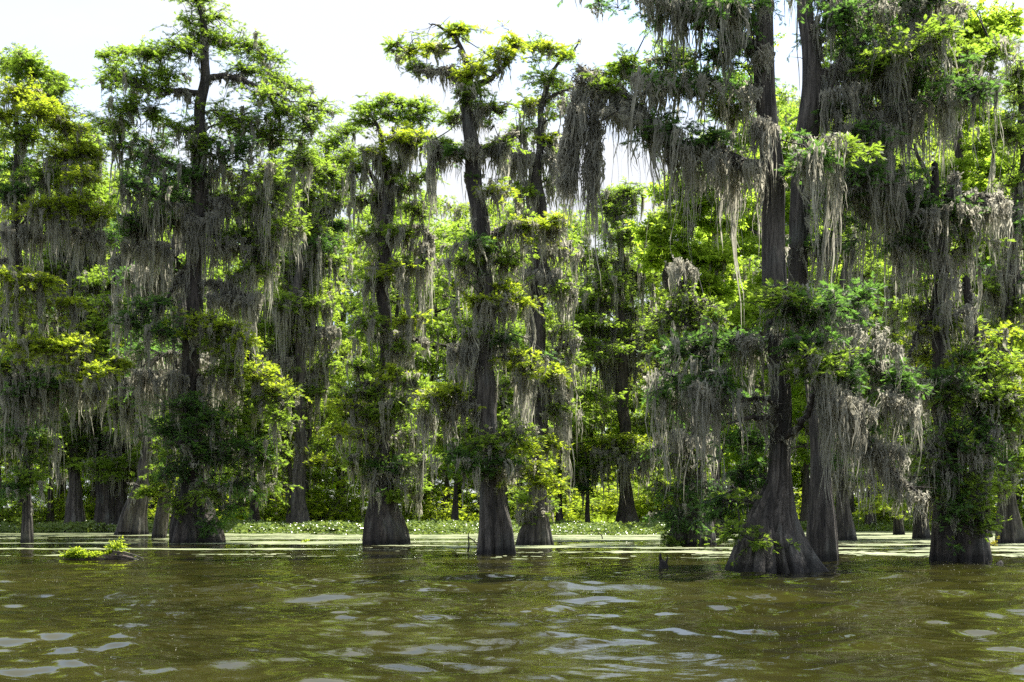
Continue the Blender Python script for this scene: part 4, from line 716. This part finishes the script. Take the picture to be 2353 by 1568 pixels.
a = Acc(); a.add(np.stack([X, Y, Z], -1), np.stack([idx[:-1, :-1], idx[:-1, 1:], idx[1:, 1:], idx[1:, :-1]], -1)); o = a.obj('water', M['water'], smooth=True); o['kind'] = 'structure'

def vnoise(X, Y, seed):
    r = np.random.default_rng(seed); T = r.uniform(0, 1, (256, 256))
    xi = np.floor(X).astype(int); yi = np.floor(Y).astype(int); fx = X - xi; fy = Y - yi
    fx = fx * fx * (3 - 2 * fx); fy = fy * fy * (3 - 2 * fy); g = lambda i, j: T[i % 256, j % 256]
    return (g(xi, yi) * (1 - fx) + g(xi + 1, yi) * fx) * (1 - fy) + (g(xi, yi + 1) * (1 - fx) + g(xi + 1, yi + 1) * fx) * fy
def fbm(X, Y, seed): return sum(vnoise(X * 2 ** i, Y * 2 ** i, seed + i) * .5 ** i for i in range(4)) / 1.875
# duckweed film lying on the water in drifted bands
xs = np.arange(-52, 52, .16); yd = [38.0]
while yd[-1] < 100: yd.append(yd[-1] + .16)
X, Y = np.meshgrid(xs, np.array(yd))
PX = CX + X / Y * FPX
f = fbm(X * .09 + 3, Y * .42, 11) * .75 + vnoise(X * 1.5, Y * 3, 31) * .13 + vnoise(X * 6, Y * 6, 33) * .12
thr = .06 * np.clip((vnoise(X * .25, Y * .8, 61) - .5) * 3, -1, 1) + np.interp(Y, [38, 46, 54, 62, 72, 90], [.68, .61, .55, .51, .46, .36]) + np.interp(PX, [0, 350, 600, 1100, 1700, 2353], [.10, .06, 0, -.05, -.07, -.05])
mask = (f > thr)[:-1, :-1]
idx = np.arange(X.size).reshape(X.shape); q = np.stack([idx[:-1, :-1], idx[:-1, 1:], idx[1:, 1:], idx[1:, :-1]], -1)[mask]
V = np.stack([X, Y, waves(X, Y) + .012], -1).reshape(-1, 3); V[:, :2] += U(-.05, .05, (len(V), 2))
uq, inv = np.unique(q.ravel(), return_inverse=True)
a = Acc(); a.add(V[uq], inv.reshape(-1, 4)); o = a.obj('duckweed', M['duck'], (0, 0, 0), smooth=True); o['kind'] = 'stuff'; tag(o, 'pale duckweed film drifted in streaks over the calm water', 'duckweed')
# floating specks in the foreground
n = 5000; yy = 11 + 30 * U(0, 1, n) ** 1.1; xx = U(-.42, .42, n) * yy
keep = vnoise(xx * .5, yy * .5, 77) + np.interp(xx / yy, [-.4, .4], [-.25, .25]) > U(.2, .9, n); xx, yy = xx[keep], yy[keep]; n = len(xx)
zz = waves(xx, yy) + .006; s = U(.002, .0055, n) * (yy / 16) ** .6; th = U(0, 6.28, n)
c = np.stack([xx, yy, zz], -1); q0 = np.stack([np.cos(th), np.sin(th), 0 * th], -1) * s[:, None]; q1 = np.stack([-np.sin(th), np.cos(th), 0 * th], -1) * s[:, None]
a = Acc(); a.add(np.stack([c - q0, c - q1, c + q0, c + q1, c + [0, 0, .004]], 1), None, (np.array([(0, 1, 4), (1, 2, 4), (2, 3, 4), (3, 0, 4)])[None] + np.arange(n)[:, None, None] * 5)); o = a.obj('floating_specks', M['speck'], (0, 0, 0)); o['kind'] = 'stuff'; tag(o, 'tiny pale specks of pollen and duckweed floating on the near water', 'specks')

# hyacinth mat
def discs(acc, c, nrm, s):
    n = len(c); x = norm(np.cross(nrm, np.array([.3, 1, .2]))); y = np.cross(nrm, x); th = np.arange(6) / 6 * 2 * np.pi
    v = c[:, None] + s[:, None, None] * (x[:, None] * np.cos(th)[:, None] + y[:, None] * np.sin(th)[:, None]); v += nrm[:, None] * (s[:, None, None] * .25)
    V = np.concatenate([c[:, None], v], 1); t = np.array([(0, 1 + k, 1 + (k + 1) % 6) for k in range(6)])
    acc.add(V, None, t[None] + (np.arange(n) * 7)[:, None, None])
a, fl = Acc(), Acc(); n = 60000
px = U(-40, 2400, n); front = np.interp(px, [-40, 225, 350, 560, 830, 1100, 1180, 1270, 1560, 1640, 1900, 2400], [96, 95.5, 92, 88, 84.5, 84, 84, 81.5, 82.5, 92, 101, 102]) + 1.2 * np.sin(px * .03) + .8 * np.sin(px * .11)
dd = front + (26 * U(0, 1, n) ** 1.3); xx = (px - CX) / FPX * dd
gz = np.maximum(0, np.vectorize(ground_z)(xx, dd)); edge = np.clip((dd - front) / 1.2, .15, 1)
hh = gz + edge * (.15 + .75 * vnoise(xx * .5, dd * .5, 91) * U(.35, 1.1, n)) 
c = np.stack([xx, dd, hh], -1); nr = norm(RNG.normal(0, .6, (n, 3)) + [0, -.25, 1.0]); discs(a, c, nr, U(.06, .12, n))
o = a.obj('water_hyacinth', M['h'], (0, 0, 0)); o['kind'] = 'stuff'; tag(o, 'bright green water hyacinth mat along the far edge of the open water', 'water plants')
k = RNG.integers(0, n, 2200); k = k[(dd[k] < front[k] + 15) & (vnoise(xx[k] * .45, dd[k] * .6, 57) > U(.35, .85, len(k)))]
discs(fl, c[k] + [0, 0, .10], norm(RNG.normal(0, .5, (len(k), 3)) + [0, -.5, 1.0]), U(.03, .06, len(k)))  # pale discs stand in for glints on the hyacinth leaves
o = fl.obj('hyacinth_glints', M['glint'], (0, 0, 0)); o['kind'] = 'stuff'; tag(o, 'small pale discs painted as glints on the glossy hyacinth leaves', 'leaf glints')
# grass and low herbs on the bank behind
a = Acc(); n = 16000; xx = U(-60, 60, n); dd = U(100, 150, n); gz = np.vectorize(ground_z)(xx, dd)
A = np.stack([xx, dd, gz + .1], -1); dr = norm(RNG.normal(0, .6, (n, 3)) + [0, 0, 1.0]); sprays(a, A, dr, RNG.normal(0, 1, (n, 3)), U(.35, .9, n))
o = a.obj('bank_herbs', M['bgleaf'], (0, 0, 0)); o['kind'] = 'stuff'; tag(o, 'low green herbs and grass covering the swampy bank', 'undergrowth')

# ------------------------------------------------------------------ small things on the water
def simple(name, label, cat, px, py):
    D = dist_at(py); b = P3(px, py, D); b[2] = 0; return thing(name, label, cat, b), b, D, FPX / D
# half-sunk log with plants
lg, b, D, ppm = simple('floating_log', 'half-sunk brown log lying in open water at the left, plants growing on it', 'log', 235, 1288)
a = Acc()
path = np.array([b + [-1.25, .25, .02], b + [-.7, .15, .07], b + [-.1, .02, .05], b + [.35, 0, .10], b + [.75, -.06, .05], b + [1.25, -.15, -.12]])
s = smooth_path(path, 26); s[1:-1, 2] += RNG.normal(0, .01, 24)
rad = np.interp(np.linspace(0, 1, 26), [0, .2, .5, .65, .85, 1], [.04, .10, .10, .12, .10, .03])
tubes(a, s[None], (rad * (1 + RNG.normal(0, .05, 26)))[None], 18); a.obj('log_body', M['wood'], b, lg, True)
a = Acc(); p = []
for j in range(7):
    o_ = RNG.normal(0, .05, 3) * [0, 1, 1]; p.append([b + o_ + [.35, -.08, .16], b + o_ + [.7, -.12, .13], b + o_ + [1.0, -.16, .05], b + o_ + [1.3, -.2, -.06]])
tubes(a, np.array(p), np.broadcast_to(np.array([.03, .028, .02, .012]), (7, 4)), 6); a.obj('root_ridges', M['wood'], b, lg, True)
def herb(name, label, cx, py, w, h, n, dz=0., mat='b'):
    D = dist_at(1288); base = P3(cx, 1288, D); base[2] = .06; ppm = FPX / D
    r = thing(name, label, 'plant', base); st, lf = Acc(), Acc()
    x = RNG.normal(0, w / ppm * .42, n); y = RNG.normal(0, .1, n) + .1; H = h / ppm * U(.35, 1.0, n) * np.exp(-(x / (w / ppm)) ** 2)
    A = base + np.stack([x, y, 0 * x], -1); B = A + np.stack([RNG.normal(0, .06, n), RNG.normal(0, .06, n), H], -1)
    tubes(st, np.stack([A, (A + B) / 2 + RNG.normal(0, .01, (n, 3)), B], 1), np.broadcast_to(np.array([.006, .005, .003]), (n, 3)), 4)
    m = 9; t = U(.15, 1.05, (n, m)); P = (A[:, None] * (1 - t[..., None]) + B[:, None] * t[..., None]).reshape(-1, 3)
    az = U(0, 6.28, n * m); d = np.stack([np.cos(az), np.sin(az), U(-.2, .9, n * m)], -1)
    # lance-shaped leaves
    d = norm(d); wv = norm(np.cross(d, np.array([0, 0, 1.]) + RNG.normal(0, .3, d.shape))); L = U(.06, .13, n * m)[:, None]
    V = np.stack([P, P + d * L * .45 + wv * L * .16, P + d * L + [0, 0, -.015], P + d * L * .45 - wv * L * .16], 1)
    lf.add(V, np.arange(n * m * 4).reshape(-1, 4))
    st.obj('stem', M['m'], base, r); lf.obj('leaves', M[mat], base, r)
herb('leafy_plant', 'low sprawling green plant on the left end of the half-sunk log', 172, 0, 40, 26, 150)
herb('leafy_plant', 'low grassy tuft in the middle of the half-sunk log, left of the tallest plant', 214, 0, 30, 18, 120)
herb('leafy_plant', 'tallest bushy upright plant on the half-sunk log, at its right', 266, 0, 30, 50, 110)
# forked snag
sn, b, D, ppm = simple('forked_snag', 'dark two-pronged stump poking out of the water left of the widest cypress', 'snag', 1524, 1304)
a = Acc()
def prong(acc, pts, seed):
    trunk(acc, [[b[0] + x / ppm, b[1], z / ppm, r / ppm] for x, z, r in pts], pts[0][1] / ppm - .3, 4, .12, 18, seed, .2)
prong(a, [(0, -2, 11), (0, 6, 10), (-1, 12, 8), (-5, 17, 4.6), (-7, 25, 3.6), (-6.5, 31, 2)], 1); a.obj('stump', M['bark_dark'], b, sn, True)
a = Acc(); prong(a, [(4, 8, 5), (8, 15, 2.8), (9.5, 21, 2.0), (9, 26, .8)], 2); a.obj('prong', M['bark_dark'], b, sn, True)
for (px, h, w, lab) in [(2268, 14, 5, 'small pointed dark stump in the water just right of the shaggy twin-stemmed cypress'), (2298, 8, 12, 'low dark lump of root barely above water at the far right')]:
    kn, b, D, ppm = simple('root_stump', lab, 'stump', px, 1297); a = Acc()
    trunk(a, [[b[0], b[1], 0, w * .8 / ppm], [b[0], b[1], h * .4 / ppm, w * .6 / ppm], [b[0] + .01, b[1], h * .8 / ppm, w * .35 / ppm], [b[0] + .02, b[1], h / ppm, w * .15 / ppm]], -.3, 5, .15, 20, int(px), .2); a.obj('stump', M['bark_dark'], b, kn, True)
def twig(name, label, px, py, segs, leaves=0, mat='b'):
    t_, b, D, ppm = simple(name, label, 'twig', px, py); a = Acc()
    for sg in segs:
        p = np.array([b + [q[0] / ppm, U(-.05, .05), q[1] / ppm] for q in sg]); s = smooth_path(p, 8)
        tubes(a, s[None], np.linspace(sg[0][2], sg[-1][2], 8)[None] / ppm, 6)
    a.obj('stem', M['bark_dark'], b, t_, True)
    if leaves:
        f = Acc(); e = np.array([b + [sg[-1][0] / ppm, 0, sg[-1][1] / ppm] for sg in segs]); k = RNG.integers(0, len(e), leaves)
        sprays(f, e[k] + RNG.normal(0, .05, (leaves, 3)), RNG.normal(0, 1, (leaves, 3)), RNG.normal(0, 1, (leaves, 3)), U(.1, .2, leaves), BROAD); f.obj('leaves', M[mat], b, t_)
twig('bare_twig', 'bare branching twig sticking out of the water between the two right-hand trunks', 2186, 1296, [[(-10, -6, 1.6), (-6, 10, 1.4), (-2, 26, 1), (-16, 46, .6)], [(-6, 12, 1.2), (4, 22, .8), (0, 38, .5)], [(-2, 24, .8), (8, 30, .5), (6, 36, .4)]])
twig('bare_twig', 'crooked twig leaning against the bent cypress base at its left', 1080, 1268, [[(-6, -4, 2.5), (-2, 14, 2), (-4, 36, 1.4), (-2, 46, 1)], [(-4, 34, 1.6), (12, 22, 1.5), (22, 6, 1.4)]])
twig('bare_twig', 'short curved twig above the far pale water in front of the clearing', 1380, 1240, [[(4, -5, 1.6), (3, 8, 1.5), (-6, 16, 1)]])
twig('floating_sprig', 'tiny yellow-green sprig floating left of the squat cone base', 1146 - 444, 1247, [[(0, -2, 1), (0, 6, .8)]], 5)
twig('floating_sprig', 'yellow-leaved sprig floating right of the shaggy twin-stemmed cypress', 2282, 1256, [[(-14, 0, 1), (-4, 6, .8)], [(-4, 2, 1), (10, 7, .7)]], 12, 'yellow')

# ------------------------------------------------------------------ sky, sun, camera
EL, AZ = math.radians(63), math.radians(46)
sun_v = Vector((math.sin(AZ) * math.cos(EL), math.cos(AZ) * math.cos(EL), math.sin(EL)))
w = bpy.data.worlds.new('World'); sc.world = w; w.use_nodes = True; nt = w.node_tree; nt.nodes.clear(); L = nt.links
out = nt.nodes.new('ShaderNodeOutputWorld'); bg = nt.nodes.new('ShaderNodeBackground'); bg.inputs["Strength"].default_value = 0.15
sky = nt.nodes.new('ShaderNodeTexSky'); sky.sky_type = 'NISHITA'; sky.sun_disc = False; sky.sun_elevation = EL; sky.sun_rotation = AZ; sky.dust_density = 1.0; sky.air_density = 1.0
tc = nt.nodes.new('ShaderNodeTexCoord'); mp = nt.nodes.new('ShaderNodeMapping'); mp.inputs['Scale'].default_value = (1, 1, 2.2); L.new(tc.outputs['Generated'], mp.inputs['Vector'])
n1 = N(nt, 'ShaderNodeTexNoise', Scale=3.2, Detail=7.0, Roughness=0.58, Distortion=.3); L.new(mp.outputs[0], n1.inputs['Vector'])
r1 = ramp(nt, [(0.36, (0.35, 0.35, 0.35)), (0.56, (1, 1, 1))]); L.new(n1.outputs['Fac'], r1.inputs['Fac'])
mx = N(nt, 'ShaderNodeMix', data_type='RGBA'); mx.inputs[7].default_value = (2.35, 2.43, 2.6, 1)
L.new(r1.outputs['Color'], mx.inputs[0]); L.new(sky.outputs[0], mx.inputs[6]); L.new(mx.outputs[2], bg.inputs['Color']); L.new(bg.outputs[0], out.inputs['Surface'])
ld = bpy.data.lights.new('sun', 'SUN'); ld.energy = 5.0; ld.angle = math.radians(.5); ld.color = (1, .95, .86)
lo = bpy.data.objects.new('sun', ld); COL.objects.link(lo); lo.rotation_euler = sun_v.to_track_quat('Z', 'Y').to_euler(); lo.location = (0, 0, 60)
cd = bpy.data.cameras.new('camera'); cd.sensor_width = 36; cd.lens = FPX / 2353 * 36; cd.clip_end = 6000; cd.clip_start = .1
cd.shift_y = (HY - 784) / 2353
cam = bpy.data.objects.new('camera', cd); COL.objects.link(cam); cam.location = (0, 0, CAMH); cam.rotation_euler = (math.pi / 2, 0, 0); sc.camera = cam
vs = sc.view_settings; vs.view_transform = 'Standard'; vs.look = 'None'; vs.exposure = 1.5; vs.gamma = 1; vs.use_curve_mapping = False
cy = sc.cycles; cy.use_denoising = False; cy.max_bounces = 9; cy.diffuse_bounces = 7; cy.glossy_bounces = 2; cy.transmission_bounces = 3; cy.transparent_max_bounces = 4; cy.caustics_reflective = False; cy.caustics_refractive = False
print('faces', sum(len(o.data.polygons) for o in sc.objects if o.type == 'MESH' and o.data.users == 1), 'objs', len(sc.objects))
